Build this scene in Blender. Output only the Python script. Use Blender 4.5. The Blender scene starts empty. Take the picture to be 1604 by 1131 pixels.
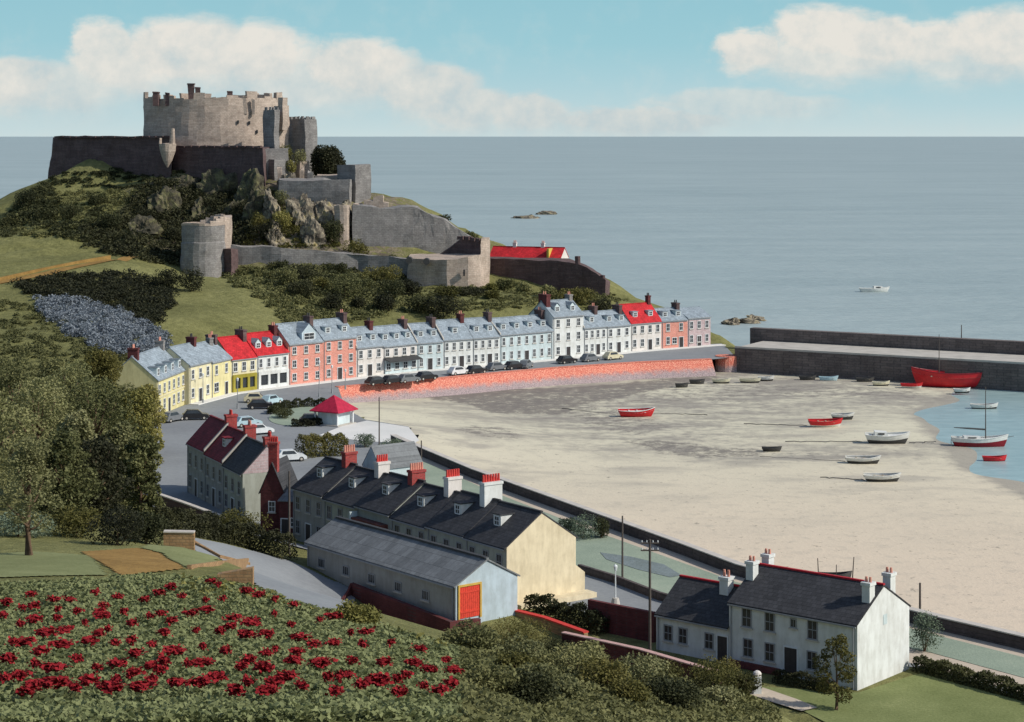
import bpy, math, random
import numpy as np
from mathutils import Vector, Matrix

# ------------------------------------------------------------------ camera, sky, sun, exposure
F, HX, HY, CAMZ = 3100.0, 802.0, 212.0, 46.0        # focal length and principal point in photo pixels (1604 wide)
scene = bpy.context.scene
scene.render.resolution_x, scene.render.resolution_y = 1024, 722
cam_d = bpy.data.cameras.new('camera'); cam = bpy.data.objects.new('camera', cam_d)
scene.collection.objects.link(cam); scene.camera = cam
cam.location = (0, 0, CAMZ); cam.rotation_euler = (math.radians(90), 0, 0)
cam_d.sensor_width = 36; cam_d.lens = F / 1604 * 36
cam_d.shift_y = -(565.5 - HY) / 1604
cam_d.clip_start = 1; cam_d.clip_end = 200000
scene.view_settings.view_transform = 'Standard'
try: scene.view_settings.look = 'None'
except Exception: pass
scene.view_settings.exposure = 0.0
scene.view_settings.gamma = 1
SUN_EL = math.radians(37); SUN_AZ = math.atan2(.95, -.30)
sdir = Vector((math.sin(SUN_AZ) * math.cos(SUN_EL), math.cos(SUN_AZ) * math.cos(SUN_EL), math.sin(SUN_EL)))
sun_d = bpy.data.lights.new('sun', 'SUN'); sun_d.energy = 3.8; sun_d.angle = math.radians(.6); sun_d.color = (1, .95, .86)
sun = bpy.data.objects.new('sun', sun_d); scene.collection.objects.link(sun)
sun.rotation_euler = (-sdir).to_track_quat('-Z', 'Y').to_euler(); sun.location = (60, -20, 90)

def lin(c):
    return tuple((v / 255 / 12.92) if v / 255 <= .04045 else ((v / 255 + .055) / 1.055) ** 2.4 for v in c)

class N:      # tiny node-graph helper
    def __init__(s, tree): s.t = tree
    def new(s, typ, **kw):
        n = s.t.nodes.new(typ)
        for k, v in kw.items(): setattr(n, k, v)
        return n
    def link(s, a, b): s.t.links.new(a, b)
    def put(s, sock, v):
        if isinstance(v, bpy.types.NodeSocket): s.t.links.new(v, sock)
        else: sock.default_value = v
    def math(s, op, a, b=None, c=None, clamp=False):
        n = s.new('ShaderNodeMath', operation=op, use_clamp=clamp)
        for i, v in enumerate((a, b, c)):
            if v is not None: s.put(n.inputs[i], v)
        return n.outputs[0]
    def noise(s, vec, scale, detail=4, rough=.55, dist=0):
        n = s.new('ShaderNodeTexNoise')
        if vec is not None: s.link(vec, n.inputs['Vector'])
        n.inputs['Scale'].default_value = scale; n.inputs['Detail'].default_value = detail
        n.inputs['Roughness'].default_value = rough; n.inputs['Distortion'].default_value = dist
        return n.outputs['Fac']
    def ramp(s, fac, stops, interp='LINEAR'):
        n = s.new('ShaderNodeValToRGB'); n.color_ramp.interpolation = interp
        el = n.color_ramp.elements
        while len(el) < len(stops): el.new(.5)
        for e, (p, c) in zip(el, stops): e.position = p; e.color = (*c[:3], 1)
        s.put(n.inputs[0], fac); return n.outputs[0]
    def mix(s, fac, a, b, mode='MIX'):
        n = s.new('ShaderNodeMix', data_type='RGBA', blend_type=mode)
        s.put(n.inputs[0], fac)
        for i, v in ((6, a), (7, b)):
            if isinstance(v, tuple): v = (*v[:3], 1)
            s.put(n.inputs[i], v)
        return n.outputs[2]
    def smooth(s, v, lo, hi, a=0., b=1.):
        n = s.new('ShaderNodeMapRange', interpolation_type='SMOOTHSTEP')
        for i, x in enumerate((v, lo, hi, a, b)): s.put(n.inputs[i], x)
        return n.outputs[0]

world = bpy.data.worlds.new('World'); scene.world = world; world.use_nodes = True
wt = world.node_tree; wt.nodes.clear(); w = N(wt)
sky = w.new('ShaderNodeTexSky'); sky.sky_type = 'NISHITA'; sky.sun_disc = False
sky.sun_elevation = SUN_EL; sky.sun_rotation = SUN_AZ; sky.altitude = 40; sky.dust_density = 1.2
bg1 = w.new('ShaderNodeBackground'); w.link(sky.outputs[0], bg1.inputs[0]); bg1.inputs[1].default_value = .12
tc = w.new('ShaderNodeTexCoord'); sep = w.new('ShaderNodeSeparateXYZ'); w.link(tc.outputs['Generated'], sep.inputs[0])
az = w.math('MULTIPLY', w.math('ARCTAN2', sep.outputs[0], sep.outputs[1]), F)       # bearing and height of the sky point
el = w.math('MULTIPLY', w.math('ARCSINE', sep.outputs[2]), F)
nz1 = w.noise(tc.outputs['Generated'], 52, 7, .6); nz2 = w.noise(tc.outputs['Generated'], 130, 5, .6)
comb = w.new('ShaderNodeCombineXYZ'); w.put(comb.inputs[0], w.math('MULTIPLY', az, .006)); w.put(comb.inputs[1], w.math('MULTIPLY', el, .016))
nz3 = w.noise(comb.outputs[0], 3.2, 6, .58)
azd = w.math('ADD', az, w.math('MULTIPLY', w.math('SUBTRACT', nz1, .5), 110))
eld = w.math('ADD', el, w.math('MULTIPLY', w.math('SUBTRACT', nz3, .5), 34))
# cumulus banks: bearing, height, half-widths, softness of the underside, strength
BANKS = [(-632, 126, 62, 58, 1.0, .95), (-590, 92, 120, 70, 1.0, .95), (-500, 112, 145, 80, .9, 1), (-395, 108, 120, 76, .9, 1), (-240, 92, 118, 70, .9, 1),
         (-140, 62, 110, 60, .9, .95), (-75, 34, 95, 52, .9, .9), (-770, 66, 95, 60, 1.0, .95), (-690, 58, 140, 62, 1.2, .8), (-330, 60, 210, 60, 1.2, .8),
         (25, 26, 85, 44, .9, .9), (190, 14, 190, 34, 1.0, .9), (360, 34, 190, 44, 1.5, .62), (368, 126, 68, 42, .6, 1), (480, 146, 105, 62, .8, 1),
         (572, 134, 98, 58, .8, 1), (500, 108, 170, 50, 1.0, .9), (645, 128, 80, 52, .8, .97), (765, 130, 150, 74, .9, 1), (700, 98, 150, 48, 1.2, .75)]
dens = None
for (a, e, rx, ry, soft, amp) in BANKS:
    dx = w.math('DIVIDE', w.math('SUBTRACT', azd, a), rx); dy = w.math('DIVIDE', w.math('SUBTRACT', eld, e), ry)
    d = w.math('SUBTRACT', 1, w.math('SQRT', w.math('ADD', w.math('MULTIPLY', dx, dx), w.math('MULTIPLY', dy, dy))))
    hi = w.smooth(dy, -.5, .45, soft, .30)
    v = w.math('MULTIPLY', w.smooth(d, -.04, hi), amp)
    dens = v if dens is None else w.math('MAXIMUM', dens, v)
veil = w.math('MULTIPLY', w.smooth(nz1, .45, .75), .16)
dens = w.math('MAXIMUM', dens, w.math('MULTIPLY', veil, w.smooth(el, 400, 60)), clamp=True)
base = w.ramp(w.math('DIVIDE', el, 900), [(0, lin((200, 218, 220))), (.05, lin((184, 212, 218))), (.10, lin((170, 207, 216))), (.16, lin((156, 202, 213))), (.27, lin((146, 196, 209))), (1, lin((120, 170, 200)))])
ccol = w.ramp(w.math('ADD', w.math('ADD', w.math('MULTIPLY', nz2, .22), w.math('MULTIPLY', nz1, .73)), w.math('MULTIPLY', w.math('DIVIDE', eld, 200), .28)), [(.42, lin((192, 205, 208))), (.6, lin((214, 217, 213))), (.74, lin((230, 227, 219)))])
dens = w.math('MULTIPLY', dens, w.smooth(nz1, .2, .5, .86, 1))
col = w.mix(dens, base, ccol)
bg2 = w.new('ShaderNodeBackground'); w.link(col, bg2.inputs[0]); bg2.inputs[1].default_value = 1.0
mx = w.new('ShaderNodeMixShader'); w.put(mx.inputs[0], w.smooth(el, 420, 900, 1, 0)); w.link(bg1.outputs[0], mx.inputs[1]); w.link(bg2.outputs[0], mx.inputs[2])
wo = w.new('ShaderNodeOutputWorld'); w.link(mx.outputs[0], wo.inputs[0])

# ------------------------------------------------------------------ helpers
COL = scene.collection
R = random.Random(7)
def G(px, py, z=3.0):
    """point on the level z seen at this place of the photograph"""
    Y = F * (CAMZ - z) / (py - HY); return Vector(((px - HX) / F * Y, Y, z))
def PX(px, Y): return ((px - HX) / F * Y, Y)
def ZZ(py, Y): return CAMZ - (py - HY) * Y / F
def D(px, py, Y):
    return Vector(((px - HX) / F * Y, Y, CAMZ - (py - HY) * Y / F))
def tag(o, label=None, cat=None, group=None, kind=None):
    if label: o['label'] = label
    if cat: o['category'] = cat
    if group: o['group'] = group
    if kind: o['kind'] = kind
    return o
def thing(name, label, cat, loc=(0, 0, 0), rz=0, group=None):
    o = bpy.data.objects.new(name, None); COL.objects.link(o); o.empty_display_size = .3
    o.location = loc; o.rotation_euler = (0, 0, rz); return tag(o, label, cat, group)
def link_mesh(name, me, parent=None, loc=(0, 0, 0), rz=0):
    o = bpy.data.objects.new(name, me); COL.objects.link(o)
    if parent: o.parent = parent
    o.location = loc; o.rotation_euler = (0, 0, rz); return o
def copy_tree(o, parent=None):
    c = o.copy(); COL.objects.link(c); c.parent = parent
    for ch in list(o.children): copy_tree(ch, c)
    return c

class MB:
    def __init__(s): s.v = []; s.f = []; s.m = []
    def poly(s, pts, m=0):
        b = len(s.v); s.v += [tuple(p) for p in pts]; s.f.append(tuple(range(b, b + len(pts)))); s.m.append(m); return s
    def box(s, x0, y0, z0, x1, y1, z1, m=0):
        b = len(s.v)
        s.v += [(x0, y0, z0), (x1, y0, z0), (x1, y1, z0), (x0, y1, z0), (x0, y0, z1), (x1, y0, z1), (x1, y1, z1), (x0, y1, z1)]
        for f in ((0, 3, 2, 1), (4, 5, 6, 7), (0, 1, 5, 4), (1, 2, 6, 5), (2, 3, 7, 6), (3, 0, 4, 7)):
            s.f.append(tuple(b + i for i in f)); s.m.append(m)
        return s
    def loft(s, rings, m=0, closed=True, caps=True):
        b = len(s.v); n = len(rings[0])
        for r in rings: s.v += [tuple(p) for p in r]
        for i in range(len(rings) - 1):
            for j in range(n if closed else n - 1):
                k = (j + 1) % n
                s.f.append((b + i * n + j, b + i * n + k, b + (i + 1) * n + k, b + (i + 1) * n + j)); s.m.append(m)
        if caps:
            s.f.append(tuple(b + j for j in range(n))[::-1]); s.m.append(m)
            e = b + (len(rings) - 1) * n; s.f.append(tuple(e + j for j in range(n))); s.m.append(m)
        return s
    def prism(s, pts, z0, z1, m=0, top=None):
        """footprint (anticlockwise) raised from z0 to z1; top: another outline for a battered or flared wall"""
        a = [(p[0], p[1], z0) for p in pts]; t = [(p[0], p[1], z1) for p in (top or pts)]
        return s.loft([a, t], m)
    def cyl(s, p0, p1, r0, r1=None, n=8, m=0):
        p0, p1 = Vector(p0), Vector(p1); r1 = r0 if r1 is None else r1
        q = (p1 - p0).to_track_quat('Z', 'Y').to_matrix()
        rg = [[p + q @ Vector((math.cos(6.28318 * i / n) * r, math.sin(6.28318 * i / n) * r, 0)) for i in range(n)] for p, r in ((p0, r0), (p1, r1))]
        return s.loft(rg, m)
    def tube(s, pts, radii, n=7, m=0):
        pts = [Vector(p) for p in pts]; rg = []
        for i, p in enumerate(pts):
            d = (pts[min(i + 1, len(pts) - 1)] - pts[max(i - 1, 0)]).normalized(); q = d.to_track_quat('Z', 'Y').to_matrix()
            rg.append([p + q @ Vector((math.cos(6.28318 * k / n) * radii[i], math.sin(6.28318 * k / n) * radii[i], 0)) for k in range(n)])
        return s.loft(rg, m)
    def mesh(s, name, mats, smooth=False):
        me = bpy.data.meshes.new(name); me.from_pydata(s.v, [], s.f)
        for m in (mats if isinstance(mats, (list, tuple)) else [mats]): me.materials.append(m)
        me.polygons.foreach_set('material_index', s.m)
        if smooth: me.polygons.foreach_set('use_smooth', [True] * len(me.polygons))
        me.update(); return me
    def build(s, name, mats, parent=None, loc=(0, 0, 0), rz=0, smooth=False):
        return link_mesh(name, s.mesh(name, mats, smooth), parent, loc, rz)

def np_mesh(name, V, quads, mat, smooth=False, tri=False):
    me = bpy.data.meshes.new(name); k = 3 if tri else 4
    me.vertices.add(len(V)); me.vertices.foreach_set('co', np.asarray(V, np.float32).ravel())
    me.loops.add(len(quads) * k); me.polygons.add(len(quads))
    me.loops.foreach_set('vertex_index', np.asarray(quads, np.int32).ravel())
    me.polygons.foreach_set('loop_start', np.arange(0, len(quads) * k, k, dtype=np.int32))
    me.polygons.foreach_set('loop_total', np.full(len(quads), k, np.int32))
    if smooth: me.polygons.foreach_set('use_smooth', [True] * len(quads))
    me.materials.append(mat); me.update(calc_edges=True); me.validate(); return me

# ------------------------------------------------------------------ materials
MATS = {}
def material(name, build):
    if name in MATS: return MATS[name]
    m = bpy.data.materials.new(name); m.use_nodes = True; t = m.node_tree; t.nodes.clear(); g = N(t)
    b = g.new('ShaderNodeBsdfPrincipled'); o = g.new('ShaderNodeOutputMaterial'); g.link(b.outputs[0], o.inputs[0])
    tcn = g.new('ShaderNodeTexCoord'); g.obj = tcn.outputs['Object']
    geo = g.new('ShaderNodeNewGeometry'); g.pos = geo.outputs['Position']
    g.b = b; b.inputs['Specular IOR Level'].default_value = .25; b.inputs['Roughness'].default_value = .85
    build(g); MATS[name] = m; return m
def bump(g, h, strength=.4, dist=.05):
    n = g.new('ShaderNodeBump'); n.inputs['Strength'].default_value = strength; n.inputs['Distance'].default_value = dist
    g.put(n.inputs['Height'], h); g.link(n.outputs[0], g.b.inputs['Normal'])
def plain(name, c, rough=.7, var=.12, scale=2.0, metal=0, spec=.25):
    def f(g):
        n = g.noise(g.obj, scale, 5, .6)
        lo = tuple(x * (1 - var) for x in c); hi = tuple(min(1, x * (1 + var)) for x in c)
        g.put(g.b.inputs['Base Color'], g.ramp(n, [(.3, lo), (.7, hi)]))
        g.b.inputs['Roughness'].default_value = rough; g.b.inputs['Metallic'].default_value = metal
        g.b.inputs['Specular IOR Level'].default_value = spec
    return material(name, f)
def plaster(name, c, dirt=.34):
    """limewashed wall: uneven coats, rain streaks, small patches"""
    def f(g):
        mp = g.new('ShaderNodeMapping'); mp.inputs['Scale'].default_value = (.8, .8, .2); g.link(g.obj, mp.inputs[0])
        streak = g.noise(mp.outputs[0], 2.2, 5, .65); patch = g.noise(g.obj, .55, 5, .6); fine = g.noise(g.obj, 9, 3)
        v = g.math('ADD', g.math('MULTIPLY', streak, .5), g.math('MULTIPLY', patch, .5))
        d = tuple(x * (1 - dirt) * k for x, k in zip(c, (1, .97, .92)))
        col = g.ramp(v, [(.32, d), (.6, c)])
        blot = g.smooth(g.noise(g.obj, 1.3, 6, .7), .56, .68)
        col = g.mix(g.math('MULTIPLY', blot, .30), col, tuple(x * .62 * k for x, k in zip(c, (1, .98, .92))))
        g.put(g.b.inputs['Base Color'], g.mix(g.math('MULTIPLY', fine, .2), col, tuple(x * .66 for x in c)))
        g.b.inputs['Roughness'].default_value = .9; bump(g, fine, .25, .03)
    return material(name, f)
def coursed(name, c1, c2, mortar, sx=.5, sz=.22, msize=.025, var=.4, bstr=.5):
    """brick or stone courses along x+y and z of the object"""
    def f(g):
        s = g.new('ShaderNodeSeparateXYZ'); g.link(g.obj, s.inputs[0])
        cb = g.new('ShaderNodeCombineXYZ'); g.put(cb.inputs[0], g.math('ADD', s.outputs[0], g.math('MULTIPLY', s.outputs[1], .83))); g.link(s.outputs[2], cb.inputs[1])
        wob = g.noise(g.obj, 1.2, 3); va = g.new('ShaderNodeVectorMath', operation='MULTIPLY_ADD')
        cw = g.new('ShaderNodeCombineXYZ'); g.put(cw.inputs[1], g.math('MULTIPLY', g.math('SUBTRACT', wob, .5), sz * .9))
        vv = g.new('ShaderNodeVectorMath', operation='ADD'); g.link(cb.outputs[0], vv.inputs[0]); g.link(cw.outputs[0], vv.inputs[1])
        br = g.new('ShaderNodeTexBrick'); g.link(vv.outputs[0], br.inputs['Vector'])
        br.inputs['Scale'].default_value = 1; br.inputs['Brick Width'].default_value = sx; br.inputs['Row Height'].default_value = sz
        br.inputs['Mortar Size'].default_value = msize; br.inputs['Mortar Smooth'].default_value = .4; br.inputs['Bias'].default_value = 0
        br.inputs['Color1'].default_value = (*c1, 1); br.inputs['Color2'].default_value = (*c2, 1); br.inputs['Mortar'].default_value = (*mortar, 1)
        n = g.noise(g.obj, .35, 6, .65); n2 = g.noise(g.obj, 3.1, 4); mp = g.new('ShaderNodeMapping'); mp.inputs['Scale'].default_value = (.9, .9, .16); g.link(g.obj, mp.inputs[0]); n3 = g.noise(mp.outputs[0], 1.1, 5, .65)
        k = g.ramp(g.math('ADD', g.math('ADD', g.math('MULTIPLY', n, .45), g.math('MULTIPLY', n3, .25)), g.math('MULTIPLY', n2, .3)), [(.33, (1 - var * 1.15,) * 3), (.66, (1 + var * .45,) * 3)])
        g.put(g.b.inputs['Base Color'], g.mix(1, br.outputs[0], k, 'MULTIPLY')); g.b.inputs['Roughness'].default_value = .92
        h = g.math('ADD', g.math('MULTIPLY', br.outputs['Fac'], -.6), n2); bump(g, h, bstr, .06)
    return material(name, f)
def slates(name, c, var=.3, row=.3, wid=.45):
    def f(g):
        s = g.new('ShaderNodeSeparateXYZ'); g.link(g.obj, s.inputs[0])
        cb = g.new('ShaderNodeCombineXYZ'); g.link(s.outputs[0], cb.inputs[0]); g.put(cb.inputs[1], g.math('MULTIPLY', s.outputs[2], 1.45))
        br = g.new('ShaderNodeTexBrick'); g.link(cb.outputs[0], br.inputs['Vector'])
        br.inputs['Scale'].default_value = 1; br.inputs['Brick Width'].default_value = wid; br.inputs['Row Height'].default_value = row
        br.inputs['Mortar Size'].default_value = .02; br.inputs['Mortar Smooth'].default_value = .5
        br.inputs['Color1'].default_value = (*[x * 1.15 for x in c], 1); br.inputs['Color2'].default_value = (*[x * .82 for x in c], 1); br.inputs['Mortar'].default_value = (*[x * .5 for x in c], 1)
        n = g.noise(g.obj, .5, 6, .65); n2 = g.noise(g.obj, 4, 4)
        k = g.ramp(g.math('ADD', g.math('MULTIPLY', n, .65), g.math('MULTIPLY', n2, .35)), [(.32, (1 - var,) * 3), (.68, (1 + var,) * 3)])
        g.put(g.b.inputs['Base Color'], g.mix(1, br.outputs[0], k, 'MULTIPLY')); g.b.inputs['Roughness'].default_value = .75
        bump(g, g.math('ADD', g.math('MULTIPLY', br.outputs['Fac'], -1), n2), .35, .03)
    return material(name, f)
def foliage(name, dark, mid, light, scale=.5):
    """leaves: their green differs from clump to clump and leaf to leaf"""
    def f(g):
        n = g.noise(g.pos, scale, 4, .6); n2 = g.noise(g.pos, scale * 9, 2)
        oi = g.new('ShaderNodeObjectInfo'); v = g.math('ADD', g.math('ADD', g.math('MULTIPLY', n, .65), g.math('MULTIPLY', n2, .35)), g.math('MULTIPLY', g.math('SUBTRACT', oi.outputs['Random'], .5), .26))
        c = g.ramp(v, [(.33, dark), (.5, mid), (.68, light)])
        g.put(g.b.inputs['Base Color'], c); g.b.inputs['Roughness'].default_value = .7; g.b.inputs['Specular IOR Level'].default_value = .15
        tr = g.new('ShaderNodeBsdfTranslucent'); g.put(tr.inputs[0], c)
        ms = g.new('ShaderNodeMixShader'); ms.inputs[0].default_value = .22; g.link(g.b.outputs[0], ms.inputs[1]); g.link(tr.outputs[0], ms.inputs[2])
        out = [x for x in g.t.nodes if x.type == 'OUTPUT_MATERIAL'][0]; g.link(ms.outputs[0], out.inputs[0])
    return material(name, f)

WHITE = plaster('white_plaster', (.72, .74, .72)); PALE = plaster('pale_blue_plaster', (.58, .68, .70)); OFFWHITE = plaster('off_white_plaster', (.74, .70, .66))
CREAM = plaster('cream_plaster', (.76, .70, .47)); YELLOW = plaster('yellow_plaster', (.74, .67, .36)); OLIVE = plaster('olive_paint', (.36, .31, .05))
GREYW = plaster('grey_render', (.36, .36, .34)); GREYG = plaster('grey_green_render', (.42, .44, .38)); CREAMG = plaster('cream_gable_render', (.76, .66, .46))
BLUEW = plaster('blue_grey_boarding', (.50, .60, .66)); PINK = coursed('pink_render', (.74, .30, .23), (.66, .24, .18), (.74, .46, .38), .5, .25, .03, .3)
PINKG = coursed('pink_grey_render', (.58, .46, .46), (.50, .36, .36), (.55, .50, .50), .6, .3, .03, .3)
BRICKR = coursed('red_brick', (.42, .06, .055), (.32, .04, .04), (.30, .14, .12), .45, .15, .02, .35)
BRICKD = coursed('dark_red_brick', (.15, .04, .04), (.11, .03, .03), (.10, .05, .05), .45, .15, .02, .45)
BROWNB = coursed('brown_brick', (.26, .085, .06), (.20, .06, .05), (.16, .08, .07), .45, .15, .02, .35)
SLATE = slates('blue_grey_slate', (.27, .32, .36)); SLATED = slates('dark_slate', (.052, .052, .056)); SLATEG = slates('grey_sheet_roof', (.17, .18, .185), .22, .9, .7)
REDROOF = slates('red_tile_roof', (.50, .022, .028), .35); MAROON = slates('maroon_tile_roof', (.19, .022, .03), .4)
GRANITE = coursed('grey_granite', (.30, .285, .27), (.235, .22, .21), (.20, .19, .18), .9, .42, .04, .42)
GRANP = coursed('pinkish_granite', (.54, .44, .36), (.43, .34, .275), (.37, .315, .265), .9, .42, .04, .38)
GRANM = coursed('shade_maroon_granite', (.15, .10, .095), (.115, .072, .07), (.10, .075, .072), .9, .42, .04, .45)  # maroon stone, with the shade of the castle walls put into its dark tone
def _quay(g):
    a = g.noise(g.obj, .9, 6, .7); b = g.noise(g.obj, 5.5, 4, .75); s = g.new('ShaderNodeSeparateXYZ'); g.link(g.obj, s.inputs[0])
    red = g.ramp(b, [(.34, (.38, .07, .055)), (.5, (.66, .19, .13)), (.64, (.80, .47, .34))]); weedy = g.ramp(b, [(.36, (.20, .16, .165)), (.5, (.34, .275, .28)), (.64, (.50, .38, .36))])
    t_ = g.math('ADD', s.outputs[2], g.math('MULTIPLY', g.math('SUBTRACT', a, .5), 2.2))
    g.put(g.b.inputs['Base Color'], g.mix(g.smooth(t_, .7, 2.0, 1, 0), red, weedy)); g.b.inputs['Roughness'].default_value = .92; bump(g, g.math('ADD', a, b), .8, .12)
WALLRED = material('red_harbour_stone_with_tide_line', _quay)
PIERST = coursed('dark_pier_stone', (.19, .155, .14), (.14, .115, .108), (.11, .095, .09), 1.2, .5, .05, .4)
SEAWALL = coursed('dark_sea_wall_stone', (.12, .098, .092), (.09, .072, .07), (.08, .065, .06), 1.0, .4, .05, .45)
ORSTONE = coursed('orange_stone', (.42, .26, .13), (.34, .20, .10), (.26, .18, .10), .5, .22, .03, .35)
CONC = plain('pale_concrete', (.46, .43, .38), .9, .15, .4); COPING = plain('pale_coping', (.52, .48, .43), .9, .15, 1)
GLASS = plain('dark_window_glass', (.035, .04, .045), .25, .3, 3, spec=.5); FRAMEW = plain('white_frame_paint', (.66, .68, .68), .5, .05)
FRAMEG = plain('grey_frame_paint', (.28, .29, .30), .5, .08); DOORD = plain('dark_door_paint', (.05, .045, .045), .5, .2)
POT = plain('red_clay_pot', (.55, .06, .05), .8, .2); POTP = plain('pink_clay_pot', (.6, .27, .20), .8, .2)
REDDOOR = plain('red_boarded_door_paint', (.62, .06, .035), .6, .25, 6); WOOD = plain('weathered_pole_wood', (.10, .085, .075), .9, .2, 4)
BARK = plain('bark', (.13, .085, .055), .95, .35, 3); IRON = plain('dark_iron', (.05, .05, .05), .6, .2); TYRE = plain('black_rubber', (.02, .02, .02), .9, .1)
RED = plain('red_boat_paint', (.58, .018, .025), .4, .12, 1.5, spec=.4); DKRED = plain('maroon_boat_paint', (.24, .015, .025), .4, .12, 1.5); WHITEB = plain('white_boat_paint', (.68, .68, .64), .45, .1, 1.5)
DARKB = plain('dark_boat_bottom', (.07, .068, .065), .7, .2, 1.5); BLUEB = plain('pale_blue_boat_paint', (.42, .58, .64), .45, .1); INNER = plain('boat_inside_wood', (.34, .28, .2), .7, .2)
CREAMB = plain('cream_boat_paint', (.66, .62, .46), .45, .1)

G_TREE = foliage('tree_green', (.085, .092, .036), (.195, .198, .082), (.34, .325, .15)); G_WILLOW = foliage('yellow_green_leaves', (.10, .10, .03), (.22, .205, .06), (.36, .32, .11))
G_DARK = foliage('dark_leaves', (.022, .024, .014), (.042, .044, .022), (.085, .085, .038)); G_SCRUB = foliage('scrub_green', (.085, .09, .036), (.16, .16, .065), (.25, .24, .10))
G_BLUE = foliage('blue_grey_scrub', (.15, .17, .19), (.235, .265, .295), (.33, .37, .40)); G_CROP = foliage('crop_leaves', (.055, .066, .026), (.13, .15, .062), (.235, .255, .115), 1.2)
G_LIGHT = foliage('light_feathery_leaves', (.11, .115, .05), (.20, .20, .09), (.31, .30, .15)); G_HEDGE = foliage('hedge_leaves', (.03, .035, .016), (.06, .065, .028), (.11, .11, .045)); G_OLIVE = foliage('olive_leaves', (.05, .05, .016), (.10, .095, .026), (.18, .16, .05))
G_SAGE = foliage('sage_bush_leaves', (.07, .09, .06), (.14, .18, .12), (.24, .29, .20)); REDFLOWER = plain('red_petals', (.25, .020, .025), .85, .45, 9, spec=.03)

def ground(name, stops, scale=.12, scale2=2.0, rough=.95, bstr=.5, bd=.15):
    def f(g):
        n = g.noise(g.pos, scale, 7, .62); n2 = g.noise(g.pos, scale2, 4, .6)
        g.put(g.b.inputs['Base Color'], g.ramp(g.math('ADD', g.math('MULTIPLY', n, .6), g.math('MULTIPLY', n2, .4)), stops))
        g.b.inputs['Roughness'].default_value = rough; g.b.inputs['Specular IOR Level'].default_value = .1; bump(g, n2, bstr, bd)
    return material(name, f)
ASPHALT = ground('worn_asphalt', [(.35, (.20, .21, .22)), (.65, (.28, .295, .30))], .08, 2.5, .9, .2, .02)
LAWN = ground('short_lawn', [(.33, (.15, .165, .07)), (.55, (.215, .23, .105)), (.7, (.28, .29, .145))], .2, 4, bstr=.3)
LAWNP = ground('pale_promenade_lawn', [(.33, (.22, .27, .21)), (.55, (.29, .345, .265)), (.7, (.37, .41, .315))], .2, 4, bstr=.3)
LAWNB = ground('bright_lawn', [(.33, (.14, .165, .06)), (.55, (.20, .225, .09)), (.7, (.27, .285, .125))], .25, 4, bstr=.3)
PATHC = ground('pale_path', [(.35, (.44, .37, .29)), (.65, (.58, .49, .39))], .2, 3, bstr=.2, bd=.03)
SLIPC = ground('white_concrete_slip', [(.35, (.60, .60, .57)), (.65, (.74, .72, .68))], .15, 3, bstr=.2, bd=.03)
SOIL = ground('orange_brown_soil', [(.35, (.20, .12, .04)), (.65, (.34, .21, .07))], .4, 3)
BEDS = ground('grey_flower_bed', [(.35, (.15, .18, .17)), (.65, (.22, .26, .27))], .5, 3)
def _terrain(g):
    n = g.noise(g.pos, .045, 8, .65); n2 = g.noise(g.pos, .7, 5, .65)
    grass = g.ramp(g.math('ADD', g.math('MULTIPLY', n, .55), g.math('MULTIPLY', n2, .45)), [(.32, (.085, .086, .034)), (.47, (.165, .163, .062)), (.6, (.235, .228, .092)), (.72, (.30, .285, .13))])
    rock = g.ramp(g.noise(g.pos, .35, 8, .7), [(.33, (.06, .05, .038)), (.5, (.15, .125, .095)), (.66, (.28, .23, .16))])
    geo = g.new('ShaderNodeNewGeometry'); s = g.new('ShaderNodeSeparateXYZ'); g.link(geo.outputs['True Normal'], s.inputs[0])
    steep = g.smooth(g.math('ADD', s.outputs[2], g.math('MULTIPLY', g.math('SUBTRACT', g.noise(g.pos, .2, 5), .5), .5)), .62, .76, 1, 0)
    at = g.new('ShaderNodeAttribute'); at.attribute_name = 'rock'
    rk = g.math('MAXIMUM', steep, g.math('MULTIPLY', at.outputs['Fac'], g.smooth(n2, .40, .52)), clamp=True)
    g.put(g.b.inputs['Base Color'], g.mix(rk, grass, rock)); g.b.inputs['Specular IOR Level'].default_value = .08
    bump(g, g.math('ADD', g.noise(g.pos, 1.2, 6, .7), g.math('MULTIPLY', n2, .8)), .8, .5)
TERRAIN = material('hill_grass_and_rock', _terrain)
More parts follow.
